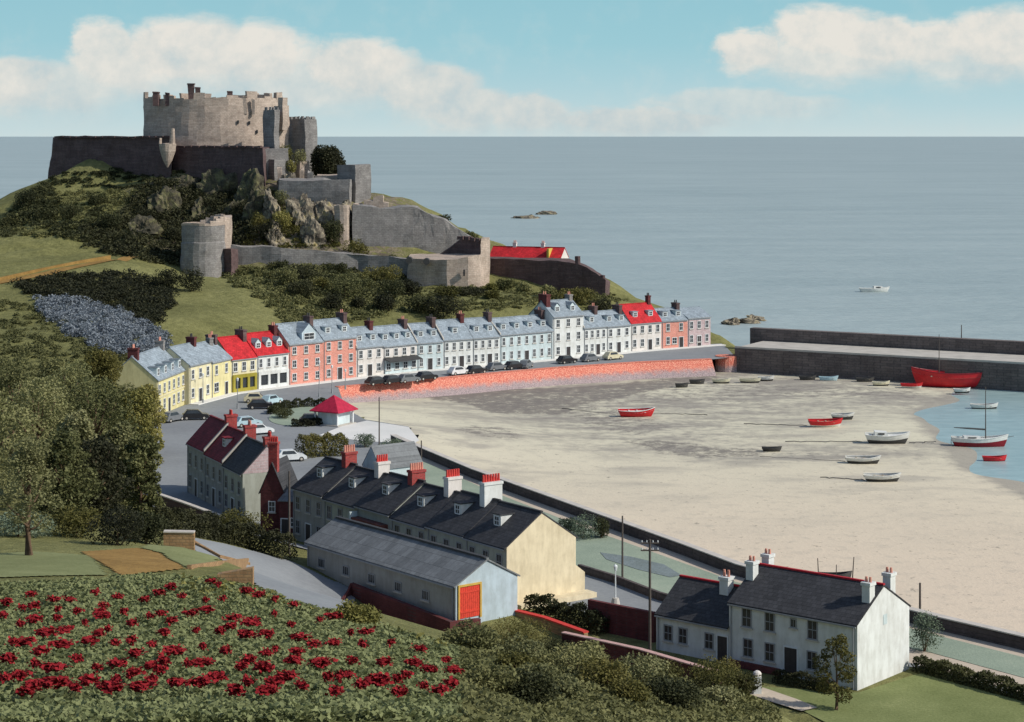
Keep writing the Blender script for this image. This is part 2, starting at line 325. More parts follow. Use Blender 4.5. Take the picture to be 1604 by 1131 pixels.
def _sand(g):
    at = g.new('ShaderNodeAttribute'); at.attribute_name = 'weed'
    mp = g.new('ShaderNodeMapping'); mp.inputs['Scale'].default_value = (.05, .12, 1); g.link(g.pos, mp.inputs[0])
    big = g.noise(mp.outputs[0], 1, 7, .62); mid = g.noise(g.pos, .5, 5, .6); fine = g.noise(g.pos, 2.6, 3, .6)
    sx = g.new('ShaderNodeSeparateXYZ'); g.link(g.pos, sx.inputs[0])
    warm = g.smooth(sx.outputs[1], 320, 190)
    dry = g.mix(warm, (.62, .58, .44), (.66, .55, .42)); wet = (.40, .365, .30)
    sa = g.mix(g.math('MULTIPLY', g.smooth(big, .46, .68), g.smooth(sx.outputs[1], 215, 290, .12, .9)), dry, wet)
    sa = g.mix(g.math('MULTIPLY', g.smooth(mid, .5, .68), .3), sa, wet)
    at2 = g.new('ShaderNodeAttribute'); at2.attribute_name = 'wet'
    sa = g.mix(g.math('MULTIPLY', g.math('MULTIPLY', at2.outputs['Fac'], g.smooth(g.math('ADD', g.math('MULTIPLY', big, .6), g.math('MULTIPLY', mid, .4)), .36, .6)), .95), sa, (.30, .275, .235))
    edge = g.new('ShaderNodeAttribute'); edge.attribute_name = 'edge'
    sa = g.mix(g.math('MULTIPLY', g.smooth(g.math('ADD', edge.outputs['Fac'], g.math('MULTIPLY', g.math('SUBTRACT', mid, .5), .8)), .25, .8), .75), sa, (.30, .275, .235))
    weed = g.smooth(g.math('ADD', at.outputs['Fac'], g.math('MULTIPLY', g.math('SUBTRACT', g.math('ADD', g.math('MULTIPLY', mid, .6), g.math('MULTIPLY', fine, .4)), .5), 1.7)), .42, .8)
    sa = g.mix(g.math('MULTIPLY', weed, .85), sa, (.19, .17, .15))
    spots = g.smooth(g.noise(g.pos, .9, 4, .75), .615, .68); sa = g.mix(g.math('MULTIPLY', spots, .6), sa, (.16, .14, .11))
    g.put(g.b.inputs['Base Color'], sa); g.b.inputs['Roughness'].default_value = .8; g.b.inputs['Specular IOR Level'].default_value = .12
    bump(g, g.math('ADD', fine, g.math('MULTIPLY', mid, 1.5)), .35, .12)
SAND = material('tidal_sand', _sand)
def _sea(g):
    mp = g.new('ShaderNodeMapping'); mp.inputs['Scale'].default_value = (.35, 1, 1); g.link(g.pos, mp.inputs[0])
    a = g.noise(mp.outputs[0], .28, 5, .6); b = g.noise(mp.outputs[0], .028, 5, .6); c = g.noise(mp.outputs[0], .0035, 4, .6)
    col = g.ramp(g.math('ADD', g.math('ADD', g.math('MULTIPLY', a, .3), g.math('MULTIPLY', b, .35)), g.math('MULTIPLY', c, .35)), [(.34, (.27, .335, .335)), (.64, (.385, .45, .44))])
    g.put(g.b.inputs['Base Color'], col); g.b.inputs['Roughness'].default_value = .45; g.b.inputs['Specular IOR Level'].default_value = .22
    bump(g, g.math('ADD', a, g.math('MULTIPLY', b, 2)), .8, 1.2)
SEA = material('sea_water', _sea)
def _harbour(g):
    mp = g.new('ShaderNodeMapping'); mp.inputs['Scale'].default_value = (.4, 1, 1); g.link(g.pos, mp.inputs[0])
    a = g.noise(mp.outputs[0], .5, 5, .6)
    g.put(g.b.inputs['Base Color'], g.ramp(a, [(.35, (.27, .38, .38)), (.65, (.35, .47, .465))])); g.b.inputs['Roughness'].default_value = .3
    g.b.inputs['Specular IOR Level'].default_value = .3; bump(g, a, .4, .35)
HARBOUR = material('shallow_harbour_water', _harbour)

# ------------------------------------------------------------------ polygons and terrain
def inpoly(x, y, poly):
    x, y = np.asarray(x, float), np.asarray(y, float); c = np.zeros(x.shape, bool); n = len(poly)
    for i in range(n):
        x0, y0 = poly[i][:2]; x1, y1 = poly[(i + 1) % n][:2]
        if y0 == y1: continue
        k = ((y0 > y) != (y1 > y)) & (x < (x1 - x0) * (y - y0) / (y1 - y0) + x0); c ^= k
    return c
def pdist(x, y, pts, closed=True):
    x, y = np.asarray(x, float), np.asarray(y, float); d = np.full(x.shape, 1e9); n = len(pts)
    for i in range(n if closed else n - 1):
        a = np.array(pts[i][:2], float); b = np.array(pts[(i + 1) % n][:2], float); ab = b - a
        t = np.clip(((x - a[0]) * ab[0] + (y - a[1]) * ab[1]) / max(ab @ ab, 1e-9), 0, 1)
        d = np.minimum(d, np.hypot(x - a[0] - t * ab[0], y - a[1] - t * ab[1]))
    return d
SEAW = [G(*p) for p in ((612, 694), (620, 698), (739, 749), (920, 815), (1067, 869), (1153, 902), (1320, 948), (1473, 988), (1604, 1019))]
_d = (SEAW[-1] - SEAW[-2]).normalized(); SEAW.append(SEAW[-1] + _d * 45)
QUAYW = [G(*p) for p in ((530, 607), (620, 599), (700, 592), (780, 584.5), (866, 577), (1000, 568), (1115, 563))]
PIER0 = Vector((43.2, 384, 0)); PIER1 = Vector((92.2, 356.5, 0)); PD = (PIER1 - PIER0).normalized(); PIER2 = PIER1 + PD * 60; PN = Vector((-PD.y, PD.x, 0))
WEST = [G(655, 690, 2.2), G(640, 668, 2.5), G(572, 657, 2.6), G(541, 640, 2.6)]
HARB = [tuple(p[:2]) for p in SEAW] + [(140, 120), (160, 330)] + [tuple(PIER2[:2]), tuple(PIER0[:2])] + [tuple(p[:2]) for p in QUAYW[::-1]] + [tuple(p[:2]) for p in WEST[::-1]]
VILLAGE = [(-46, 224), (-50, 260), (-55, 300), (-53, 318), (-46, 340), (-38, 350), (-2, 380), (41, 414), (47, 400), (44, 382), (-28, 335), (-22, 300), (-14, 277), (10, 222), (23, 197), (46, 166), (60, 140), (40, 138), (24, 146), (15, 160), (6, 172), (3, 178), (-10, 197), (-22, 212), (-33, 216)]
cps = []
def cp(*L):
    for px, py, Y in L: cps.append(tuple(D(px, py, Y)))
def wp(*L):
    cps.extend(L)
# the near hill with the flower field
cp((-400, 1131, 45), (0, 1131, 45), (300, 1131, 45), (600, 1131, 45), (720, 1131, 46), (830, 1131, 60), (1000, 1131, 80), (1190, 1131, 95))
cp((0, 1010, 68), (300, 1010, 68), (600, 1040, 68), (-300, 1010, 68))
cp((-300, 924, 98), (0, 921, 98), (165, 913, 98), (330, 910, 98), (450, 947, 100), (560, 976, 102), (640, 1000, 104), (720, 1022, 108), (790, 1028, 112), (860, 1032, 116), (960, 1050, 120), (1080, 1073, 118), (1190, 1098, 112))
cp((-600, 1160, 30), (0, 1160, 30), (500, 1160, 30), (900, 1190, 30))
wp((0, 5, 41.8), (-40, 5, 41), (30, 5, 39), (-90, 20, 38), (9.6, 60, 23), (19, 100, 10), (29, 125, 3.2), (30, 60, 14), (50, 100, 3), (60, 40, 12))
cp((-100, 885, 128), (0, 883, 128), (100, 882, 128), (170, 880, 130), (250, 878, 136), (330, 890, 132), (275, 852, 150), (200, 858, 150), (60, 862, 140), (60, 835, 160), (200, 832, 165), (0, 800, 190), (-150, 800, 190))
cp((540, 948, 176), (440, 893, 182), (380, 868, 182), (310, 850, 178), (440, 868, 195), (350, 836, 198), (250, 800, 208), (300, 793, 221), (400, 835, 210), (240, 760, 230), (120, 760, 220), (0, 720, 240), (-200, 720, 240), (470, 915, 182), (620, 1035, 165))
wp((-8, 182, 4.1), (-15, 188, 4.2), (-3, 174, 4.1), (2, 174, 3.8), (-10, 172, 1.9), (-20, 196, 4.4), (-1, 165, 1.9), (-6, 167, 1.8), (-14, 176, 2.2), (6, 163, 2.6), (14, 153, 3), (22, 144, 3))
# hillside below the castle
cp((250, 545, 335), (300, 505, 360), (380, 500, 372), (450, 500, 380), (550, 500, 388), (650, 495, 392), (800, 480, 402), (900, 470, 415), (985, 470, 428), (1010, 484, 432))
cp((450, 440, 420), (550, 432, 432), (640, 456, 425), (740, 458, 428), (850, 464, 428), (380, 450, 405), (300, 450, 405))
cp((290, 437, 440), (360, 430, 445), (450, 416, 450), (560, 422, 452), (640, 450, 443), (750, 449, 443), (775, 440, 450), (860, 456, 446), (945, 462, 444))
cp((0, 442, 405), (100, 425, 415), (200, 410, 425), (0, 385, 450), (100, 395, 450), (200, 397, 447), (250, 420, 437), (-150, 440, 405), (-150, 395, 450))
cp((100, 470, 385), (200, 500, 362), (50, 505, 365), (0, 525, 345), (150, 560, 325), (0, 600, 300), (100, 610, 288), (200, 610, 300), (228, 650, 285), (-150, 600, 300), (240, 600, 318))
# castle rock
cp((0, 340, 500), (40, 303, 510), (75, 282, 518), (-100, 385, 500), (100, 288, 512), (200, 288, 506), (268, 278, 500), (340, 303, 497), (420, 303, 485))
cp((150, 340, 480), (300, 340, 484), (200, 380, 458), (260, 350, 480), (330, 380, 465), (370, 330, 478), (425, 335, 466), (400, 385, 455), (500, 382, 458), (550, 387, 460), (460, 345, 468), (520, 350, 470))
cp((440, 285, 492), (500, 302, 488), (440, 327, 478), (545, 327, 478), (565, 322, 484), (600, 312, 490), (650, 322, 490), (700, 345, 492), (735, 372, 492), (555, 397, 461), (700, 402, 461), (640, 400, 461))
cp((330, 240, 530), (440, 262, 520), (150, 240, 530), (520, 290, 510), (770, 412, 462), (880, 412, 460), (950, 442, 452), (1000, 474, 442))
wp((-100, 640, 2), (-50, 630, 4), (0, 600, 2), (40, 540, -2), (60, 500, -3), (80, 450, -4), (-170, 620, 2), (-220, 560, 6), (-260, 480, 8), (-200, 400, 14), (-200, 300, 9), (100, 400, -5), (62, 440, -3), (44, 462, -2), (-150, 250, 9), (-110, 170, 15), (-90, 100, 26), (140, 500, -6), (0, 560, 12), (-60, 590, 14), (-130, 570, 18))
wp((50, 434, -3), (58, 424, -5), (47, 444, -3), (64, 410, -5), (70, 400, -5))
cp((1050, 512, 425), (1090, 536, 424))
wp((-45, 352, 5), (-15, 378, 6), (20, 406, 6), (44, 428, 4), (-30, 366, 7), (0, 392, 7))
wp((20, 300, -3), (40, 300, -3), (60, 320, -3), (40, 250, -3), (60, 220, -3), (100, 300, -3), (90, 180, -3), (10, 330, -2), (110, 100, -2))
cps = np.array(cps)
def kern(d2): return np.sqrt(d2 + 16.0)
_P = cps[:, :2]; _n = len(cps)
_A = np.zeros((_n + 3, _n + 3)); _A[:_n, :_n] = kern(((_P[:, None] - _P[None]) ** 2).sum(-1)) - np.eye(_n) * .6
_A[:_n, _n] = 1; _A[:_n, _n + 1:] = _P / 100; _A[_n:, :_n] = _A[:_n, _n:].T
_W = np.linalg.solve(_A, np.r_[cps[:, 2], 0, 0, 0])
def rbf(x, y):
    x, y = np.asarray(x, float), np.asarray(y, float); out = np.zeros(x.shape)
    flat = out.ravel(); xf, yf = x.ravel(), y.ravel()
    for i in range(0, len(flat), 6000):
        s = slice(i, i + 6000); d2 = (xf[s, None] - _P[None, :, 0]) ** 2 + (yf[s, None] - _P[None, :, 1]) ** 2
        flat[s] = kern(d2) @ _W[:_n] + _W[_n] + (xf[s] * _W[_n + 1] + yf[s] * _W[_n + 2]) / 100
    z = flat.reshape(x.shape)
    v = inpoly(x, y, VILLAGE); d = pdist(x, y, VILLAGE); wgt = np.where(v, 1, np.clip(1 - d / 7, 0, 1)); wgt = wgt * wgt * (3 - 2 * wgt)
    return z * (1 - wgt) + 2.95 * wgt
GX = np.arange(-270, 150.1, 2.5); GY = np.arange(0, 660.1, 2.5)
MX, MY = np.meshgrid(GX, GY); MZ = rbf(MX, MY)
from mathutils import noise as mnoise
for _j in range(len(GY)):
    if GY[_j] < 290: continue
    for _i in range(len(GX)):
        z_ = MZ[_j, _i]
        if z_ < 6.5: continue
        x_, y_ = GX[_i], GY[_j]; k_ = min(1, (z_ - 6.5) / 5) * (1.0 if y_ > 440 else .45); kk_ = 1.0 if z_ > 19 else .6
        MZ[_j, _i] = z_ + k_ * kk_ * (1.5 * mnoise.noise((x_ * .055, y_ * .055, 3.1)) + 1.3 * mnoise.noise((x_ * .16, y_ * .16, 7.7)) + (.8 - 1.6 * abs(mnoise.noise((x_ * .1, y_ * .1, 1.3)))) - .5)
def height(x, y):
    x, y = np.asarray(x, float), np.asarray(y, float)
    fx = np.clip((x - GX[0]) / 2.5, 0, len(GX) - 1.001); fy = np.clip((y - GY[0]) / 2.5, 0, len(GY) - 1.001)
    i, j = fx.astype(int), fy.astype(int); a, b = fx - i, fy - j
    return (MZ[j, i] * (1 - a) + MZ[j, i + 1] * a) * (1 - b) + (MZ[j + 1, i] * (1 - a) + MZ[j + 1, i + 1] * a) * b
def hits(px, py, y0=30., y1=640.):
    """where the line of sight through these photo pixels meets the terrain"""
    px, py = np.atleast_1d(np.asarray(px, float)), np.atleast_1d(np.asarray(py, float))
    Ys = np.arange(y0, y1, .5); X = (px[:, None] - HX) / F * Ys; Z = CAMZ - (py[:, None] - HY) / F * Ys
    H = height(X, np.broadcast_to(Ys, X.shape)); below = Z <= H; k = below.argmax(1); ok = below.any(1)
    Y = Ys[k]; return np.c_[(px - HX) / F * Y, Y, height((px - HX) / F * Y, Y)], ok
def hit(px, py, y0=30.):
    p, ok = hits([px], [py], y0); return Vector(p[0])

def setting(name, me):
    o = link_mesh(name, me); o['kind'] = 'structure'; return o
def grid_mesh(name, X, Y, Z, keep, mat, smooth=True):
    ny, nx = X.shape; V = np.c_[X.ravel(), Y.ravel(), Z.ravel()]
    j, i = np.nonzero(keep); a = j * nx + i
    q = np.c_[a, a + 1, a + nx + 1, a + nx]
    used = np.unique(q); remap = np.zeros(len(V), int); remap[used] = np.arange(len(used))
    return np_mesh(name, V[used], remap[q], mat, smooth), used
cx, cy = MX[:-1, :-1] + 1.25, MY[:-1, :-1] + 1.25
ih = inpoly(MX, MY, HARB); ih = ih[:-1, :-1] | ih[1:, :-1] | ih[:-1, 1:] | ih[1:, 1:]
keep = ~ih & ~inpoly(cx, cy, HARB) & ~((MZ[:-1, :-1] < -1.6) & (MZ[1:, 1:] < -1.6))
me, used = grid_mesh('terrain', MX, MY, MZ, keep, TERRAIN)
rockpoly = [tuple(D(*p)[:2]) for p in ((215, 300, 500), (250, 395, 458), (360, 395, 452), (600, 395, 455), (640, 330, 488), (560, 300, 500), (480, 280, 505), (300, 290, 502))]
rk = np.where(inpoly(MX, MY, rockpoly), 1., np.clip(1 - pdist(MX, MY, rockpoly) / 6, 0, 1)).ravel()[used]
at = me.attributes.new('rock', 'FLOAT', 'POINT'); at.data.foreach_set('value', rk.astype(np.float32))
setting('terrain', me)

# sea, harbour water and the beach
s = MB(); s.poly([(-60000, -500, -.20), (60000, -500, -.20), (60000, 70000, -.20), (-60000, 70000, -.20)]); setting('sea', s.mesh('sea', SEA))
SHORE = [G(*p, -.15) for p in ((1800, 850), (1604, 768), (1560, 746), (1522, 730), (1502, 707), (1480, 684), (1464, 667), (1450, 650), (1452, 641), (1474, 629), (1500, 619), (1530, 611))]
WATER = [tuple(p[:2]) for p in SHORE] + [(110, 420), (240, 420), (240, 150)]
s = MB(); s.poly([(25, 120, -.15), (200, 120, -.15), (200, 300, -.15), tuple(PIER2[:2]) + (-.15,), tuple((PIER0 + PN * 1)[:2]) + (-.15,), (30, 360, -.15)]); setting('harbour_water', s.mesh('harbour_water', HARBOUR))
bx, by = np.meshgrid(np.arange(-36, 160, 1.5), np.arange(105, 392, 1.5))
sd = pdist(bx, by, SHORE, False) * np.where(inpoly(bx, by, WATER), -1, 1)
wob = np.sin(bx * .31 + by * .17) * .5 + np.sin(bx * .13 - by * .41) * .6
bz = np.clip(-.15 + .028 * (sd + wob), -1.2, .12)
bz = bz + np.clip(1 - pdist(bx, by, WEST, False) / 30, 0, 1) ** 1.5 * 2.3 + np.clip(1 - pdist(bx, by, SEAW, False) / 14, 0, 1) * .5
bz += np.sin(bx * .21 + by * .09) * .03 + np.sin(bx * .07 - by * .23) * .05
bc = (bx[:-1, :-1] + .75, by[:-1, :-1] + .75)
keep = inpoly(*bc, HARB) | (pdist(*bc, HARB) < 2.0)
keep &= ~((pdist(*bc, WEST, False) < 4) & ~inpoly(*bc, HARB))
me, used = grid_mesh('beach', bx, by, bz, keep, SAND)
def patch(pts, soft): 
    P = [tuple(G(*p, 0)[:2]) for p in pts]
    return np.where(inpoly(bx, by, P), 1., np.clip(1 - pdist(bx, by, P) / soft, 0, 1))
weed = np.maximum.reduce([patch(((600, 618), (760, 612), (900, 608), (1120, 588), (1120, 594), (900, 636), (880, 650), (770, 648), (740, 634), (690, 628)), 2.5) * .75,
    patch(((880, 618), (1120, 600), (1440, 612), (1440, 625), (1180, 620), (980, 636)), 4) * .5,
    patch(((715, 688), (740, 676), (780, 678), (812, 690), (800, 698), (730, 696)), 3) * .62,
    patch(((870, 634), (940, 636), (1010, 655), (1040, 668), (1000, 682), (930, 668)), 5) * .55,
    patch(((980, 692), (1040, 692), (1120, 702), (1190, 706), (1190, 714), (1110, 718), (1050, 712)), 3) * .66,
    patch(((1190, 702), (1330, 714), (1430, 704), (1340, 722), (1200, 716)), 3) * .45,
    patch(((1100, 622), (1190, 632), (1180, 636), (1100, 628)), 3) * .5])
wetm = np.maximum(patch(((700, 612), (900, 604), (1120, 586), (1440, 606), (1460, 628), (1250, 640), (1120, 650), (1100, 690), (960, 690), (880, 660), (800, 648)), 22), patch(((980, 690), (1200, 700), (1440, 700), (1440, 722), (1100, 720)), 6) * .8)
at = me.attributes.new('wet', 'FLOAT', 'POINT'); at.data.foreach_set('value', wetm.ravel()[used].astype(np.float32))
at = me.attributes.new('edge', 'FLOAT', 'POINT'); at.data.foreach_set('value', np.clip(1 - np.maximum(sd, 0) / 5, 0, 1).ravel()[used].astype(np.float32))
at = me.attributes.new('weed', 'FLOAT', 'POINT'); at.data.foreach_set('value', weed.ravel()[used].astype(np.float32))
setting('beach', me)

def sheet(name, pts, mat, z=3.0):
    s = MB(); P = [Vector((p[0], p[1], z)) for p in pts]
    a = sum(P[i].x * P[(i + 1) % len(P)].y - P[(i + 1) % len(P)].x * P[i].y for i in range(len(P)))
    s.poly(P if a > 0 else P[::-1]); return setting(name, s.mesh(name, mat))
def draped(name, line, widths, mat, lift=.08, n=5, step=2.0):
    """a strip laid on the terrain along a world polyline"""
    P = [Vector((p[0], p[1], 0)) for p in line]; pts = []; ws = []
    for i in range(len(P) - 1):
        k = max(1, int((P[i + 1] - P[i]).length / step))
        for j in range(k): pts.append(P[i].lerp(P[i + 1], j / k)); ws.append(widths[i] + (widths[i + 1] - widths[i]) * j / k)
    pts.append(P[-1]); ws.append(widths[-1]); V = []
    for i, p in enumerate(pts):
        d = (pts[min(i + 1, len(pts) - 1)] - pts[max(i - 1, 0)]).normalized(); nn = Vector((-d.y, d.x, 0))
        for j in range(n):
            q = p + nn * ws[i] * (.5 - j / (n - 1)); V.append((q.x, q.y, float(height(q.x, q.y)) + lift))
    q = [(i * n + j, i * n + j + 1, (i + 1) * n + j + 1, (i + 1) * n + j) for i in range(len(pts) - 1) for j in range(n - 1)]
    return setting(name, np_mesh(name, np.array(V), np.array(q)[:, ::-1], mat, True))
# quay road and car park, promenade strips
ROWB = [(296, 634), (363, 616), (452, 604.5), (558, 592), (653, 581.5), (783, 571), (866, 563), (940, 556), (990, 551), (1035, 547), (1077, 544), (1113, 541), (1130, 540)]
def rowy(px): return float(np.interp(px, [p[0] for p in ROWB], [p[1] for p in ROWB]))
plaza = [G(238, 800), G(238, 700), G(232, 660), G(262, 645)] + [G(p[0], p[1] - 2) for p in ROWB] + [Vector((43.5, 400, 3)), Vector((43.4, 384.2, 3))] + QUAYW[::-1] + [G(541, 640), G(572, 657), G(640, 668), G(655, 690)] + SEAW[0:2] + [G(560, 740), G(500, 790), G(470, 830), G(400, 822), G(300, 800)]
sheet('quay_road', plaza, ASPHALT, 3.0)
sheet('slipway', [G(500, 682), G(535, 668), G(575, 659), G(640, 669), G(657, 690), G(640, 700), G(612, 694), G(560, 690)], SLIPC, 3.03)
L0 = [(612, 694), (620, 698), (739, 749), (920, 815), (1067, 869), (1153, 902), (1320, 948), (1473, 988), (1604, 1019), (1800, 1078)]
L1 = [(640, 712), (760, 766), (905, 823), (1000, 857), (1153, 912), (1320, 957), (1473, 997), (1604, 1030), (1800, 1088)]
L2 = [(590, 745), (760, 832), (905, 887), (960, 904), (1030, 930), (1153, 965), (1300, 990), (1460, 1023), (1604, 1062), (1800, 1120)]
L3 = [(580, 755), (760, 842), (905, 896), (960, 913), (1030, 940), (1153, 975), (1300, 1005), (1440, 1042), (1604, 1086), (1800, 1145)]
L5 = [(560, 770), (700, 850), (830, 925), (930, 965), (1050, 995), (1153, 1010), (1300, 1020), (1440, 1047), (1604, 1095), (1800, 1160)]
sheet('promenade', [G(*p) for p in L0] + [G(*p) for p in L3[::-1]], PATHC, 3.0)
sheet('promenade_lawn', [G(*p) for p in L1] + [G(*p) for p in L2[::-1]], LAWNP, 3.03)
sheet('coast_road', [G(*p) for p in L3] + [G(*p) for p in L5[::-1]], ASPHALT, 3.0)
sheet('flower_bed', [G(*p) for p in ((940, 866), (990, 873), (1040, 885), (1068, 902), (1050, 905), (1000, 893), (950, 877))], BEDS, 3.06)
pv = MB(); rg = []
for p in ROWB:
    a_ = G(p[0], p[1]); rg.append(a_)
pts_ = []
for i, a_ in enumerate(rg):
    d_ = (rg[min(i + 1, len(rg) - 1)] - rg[max(i - 1, 0)]).normalized(); n_ = Vector((d_.y, -d_.x, 0)) * 1.7; pts_.append([(a_ + n_)[:2] + (2.98,), (a_ + n_)[:2] + (3.14,), (a_ - n_ * .1)[:2] + (3.14,), (a_ - n_ * .1)[:2] + (2.98,)])
pv.loft(pts_); setting('pavement', pv.mesh('pavement', SLIPC))
# roads on the near slope, garden beds
draped('lane', [G(250, 770)[:2], G(330, 800)[:2], (-33, 213), (-24, 204.5), (-18, 200)], [5, 5, 4.5, 4, 3.5], ASPHALT, .12)
draped('field_track', [hit(p, q, 300)[:2] for p, q in ((-60, 458), (0, 444), (60, 432), (120, 419), (175, 408), (212, 400))], [3, 3, 3, 3, 2.6, 2], SOIL, .15)
def drapedpoly(name, px, mat, y0, lift=.07, res=.3):
    P = [tuple(hit(a, b, y0)[:2]) for a, b in px]; xs = [p[0] for p in P]; ys = [p[1] for p in P]
    x, y = np.meshgrid(np.arange(min(xs) - res, max(xs) + res, res), np.arange(min(ys) - res, max(ys) + res, res))
    k = inpoly(x[:-1, :-1] + res / 2, y[:-1, :-1] + res / 2, P)
    m, _ = grid_mesh(name, x, y, height(x, y) + lift, k, mat); return setting(name, m)
drapedpoly('hill_road', ((270, 843), (310, 845), (350, 853), (400, 866), (452, 880), (480, 893), (556, 927), (552, 950), (596, 978), (560, 985), (500, 970), (440, 950), (396, 912), (392, 890), (345, 877), (300, 856)), ASPHALT, 110, .1)
drapedpoly('garden_lawn', ((-60, 908), (0, 906), (90, 903), (166, 903), (140, 872), (60, 866), (-60, 872)), LAWN, 110)
drapedpoly('garden_soil', ((128, 866), (140, 874), (190, 904), (290, 893), (250, 868), (215, 860)), SOIL, 110)
drapedpoly('garden_plot', ((222, 860), (255, 868), (290, 892), (345, 878), (300, 852), (262, 854)), LAWN, 110, .10)
sheet('house_yard', [G(1180, 1075), G(1345, 1085), G(1430, 1058), G(1470, 1050), G(1604, 1100), G(1700, 1150), G(1400, 1150), G(1300, 1135)], LAWNB, 3.02)
draped('house_path', [G(1180, 1082, 3)[:2], G(1232, 1100, 3)[:2], G(1268, 1113, 3)[:2]], [2.0, 2.0, 1.6], PATHC, .16)

# ------------------------------------------------------------------ walls
def wall_line(name, label, pts, z0, z1, th, mat, cat='wall', cap=None, side=1, capmat=None, ztops=None, batter=0):
    """a wall following pts, its near face on the line, thickness to the far side"""
    P = [Vector((p[0], p[1], 0)) for p in pts]; near, far = [], []
    for i, p in enumerate(P):
        d = (P[min(i + 1, len(P) - 1)] - P[max(i - 1, 0)]).normalized(); nn = Vector((-d.y, d.x, 0)) * side * th
        near.append(p); far.append(p + nn)
    zt = ztops or [z1] * len(P); zb = z0 if isinstance(z0, (list, tuple)) else [z0] * len(P)
    b = MB(); bt_ = [(near[i] - far[i]).normalized() * batter for i in range(len(P))]; rg = [[(near[i].x + bt_[i].x, near[i].y + bt_[i].y, zb[i]), (far[i].x, far[i].y, zb[i]), (far[i].x, far[i].y, zt[i]), (near[i].x, near[i].y, zt[i])] for i in range(len(P))]
    b.loft(rg)
    root = thing(name, label, cat) if cap else None
    if not cap: return tag(b.build(name, mat), label, cat)
    b.build('wall_body', mat, root); c = MB()
    rg = []
    for i in range(len(P)):
        o = (far[i] - near[i]).normalized() * .08; a, f_ = near[i] - o, far[i] + o
        rg.append([(a.x, a.y, zt[i]), (f_.x, f_.y, zt[i]), (f_.x, f_.y, zt[i] + cap), (a.x, a.y, zt[i] + cap)])
    c.loft(rg); c.build('coping', capmat or COPING, root); return root
wall_line('sea_wall', 'long dark stone sea wall between the promenade and the sand', SEAW, -1, 4.1, .7, SEAWALL, cap=.1)
wall_line('harbour_wall', 'red stone quay wall below the row of waterfront houses', QUAYW, -1, 3.0, 1.0, WALLRED, cap=.12, capmat=WALLRED, batter=2.6)
wall_line('low_wall', 'dark low wall between the coast road and the promenade path', [G(*p) for p in L3[2:7]], 2.9, 3.75, .35, SEAWALL)
pr = thing('pier', 'dark stone harbour pier with raised outer parapet', 'pier')
a, b_, c_, d_ = PIER0, PIER2, PIER2 + PN * 17, PIER0 + PN * 17
MB().prism([p[:2] for p in (a, b_, c_, d_)], -1.5, 4.75).build('pier_wall', PIERST, pr)
MB().poly([(p.x, p.y, 4.79) for p in (a + PN * .6, b_ + PN * .6, c_ - PN * 2.2, d_ - PN * 2.2)]).build('pier_roadway', CONC, pr)
q0, q1 = a - PD * 3 + PN * 15, b_ + PN * 15
MB().prism([p[:2] for p in (q0, q1, q1 + PN * 2, q0 + PN * 2)], 2.5, 7.2).build('parapet', PIERST, pr)
MB().prism([p[:2] for p in (a + PN * .02, b_ + PN * .02, b_ + PN * .5, a + PN * .5)], 4.75, 5.1).build('kerb', CONC, pr)
# rounded corner where the quay meets the pier
bm = MB(); cc = Vector((41.8, 385.2, 0)); ring = [(cc.x + 2.4 * math.cos(t), cc.y + 2.4 * math.sin(t)) for t in np.linspace(-math.pi, math.pi, 20)[:-1]]
bm.prism(ring, -1, 3.15, top=[(cc.x + (x - cc.x) * .93, cc.y + (y - cc.y) * .93) for x, y in ring])
tag(bm.build('corner_bastion', WALLRED), 'rounded red stone corner where the quay wall meets the pier', 'bastion')
# walls by the lower houses
def gz(p): return float(height(p[0], p[1]))
f0, f1, f2 = G(880, 990, 4.4), G(1000, 1018, 4.3), G(1165, 1068, 4.2)
wall_line('garden_wall', 'long dark brick garden wall with pale top in front of the white house', [f0, f1, f2], 1.5, 4.3, .35, BRICKD, cap=.09, capmat=plain('pink_coping', (.52, .33, .30), .9))
wall_line('brick_wall', 'tall maroon brick wall joined to the low white wing', [(6.6, 172.6), (12.0, 167.9)], 2.0, 5.5, .4, BRICKD)
rw0, rw1 = Vector((-18.2, 185.6, 0)), Vector((-5.3, 169.4, 0)); rw2 = rw1 + Vector((2.6, 1.7, 0)); rwa = G(535, 951, 3.4)
wall_line('retaining_wall', 'maroon brick retaining wall holding up the yard of the long shed', [rwa, rw0.lerp(rw1, .26), rw0.lerp(rw1, .7), rw1, rw2], -.5, 4.3, .45, BRICKD, ztops=[3.6, 4.95, 4.6, 4.35, 4.2])
wall_line('low_wall', 'low wall with bright red coping running down from the shed', [G(775, 945, 4.2), G(850, 965, 4.1), G(915, 990, 4.0)], 2.5, 3.9, .4, ORSTONE, cap=.12, capmat=plain('bright_red_coping', (.58, .05, .04), .8))
rw = [D(243, 774, 226), D(290, 790, 221), D(350, 812, 214)]
wall_line('road_wall', 'pale topped road wall beside the shaded lane', rw, 3, 5, .4, GRANM, cap=.14, ztops=[p.z for p in rw])
wall_line('block_wall', 'short orange block wall at the corner of the garden plot', [D(256, 834, 153), D(304, 835, 153)], 12, 16.0, .5, ORSTONE, cap=.1, ztops=[D(256, 834, 153).z, D(304, 835, 153).z])
g1 = [hit(300, 853, 110), hit(345, 876, 110), hit(392, 888, 110)]
wall_line('garden_kerb', 'low orange stone edging beside the hill road', g1, [p.z - 1 for p in g1], 0, .3, ORSTONE, ztops=[p.z + .35 for p in g1])
g2 = [hit(300, 893, 110), hit(345, 886, 110), hit(390, 880, 110)]
wall_line('garden_kerb', 'orange stone edging across the front of the garden plot', g2, [p.z - 1 for p in g2], 0, .3, ORSTONE, ztops=[p.z + .3 for p in g2])
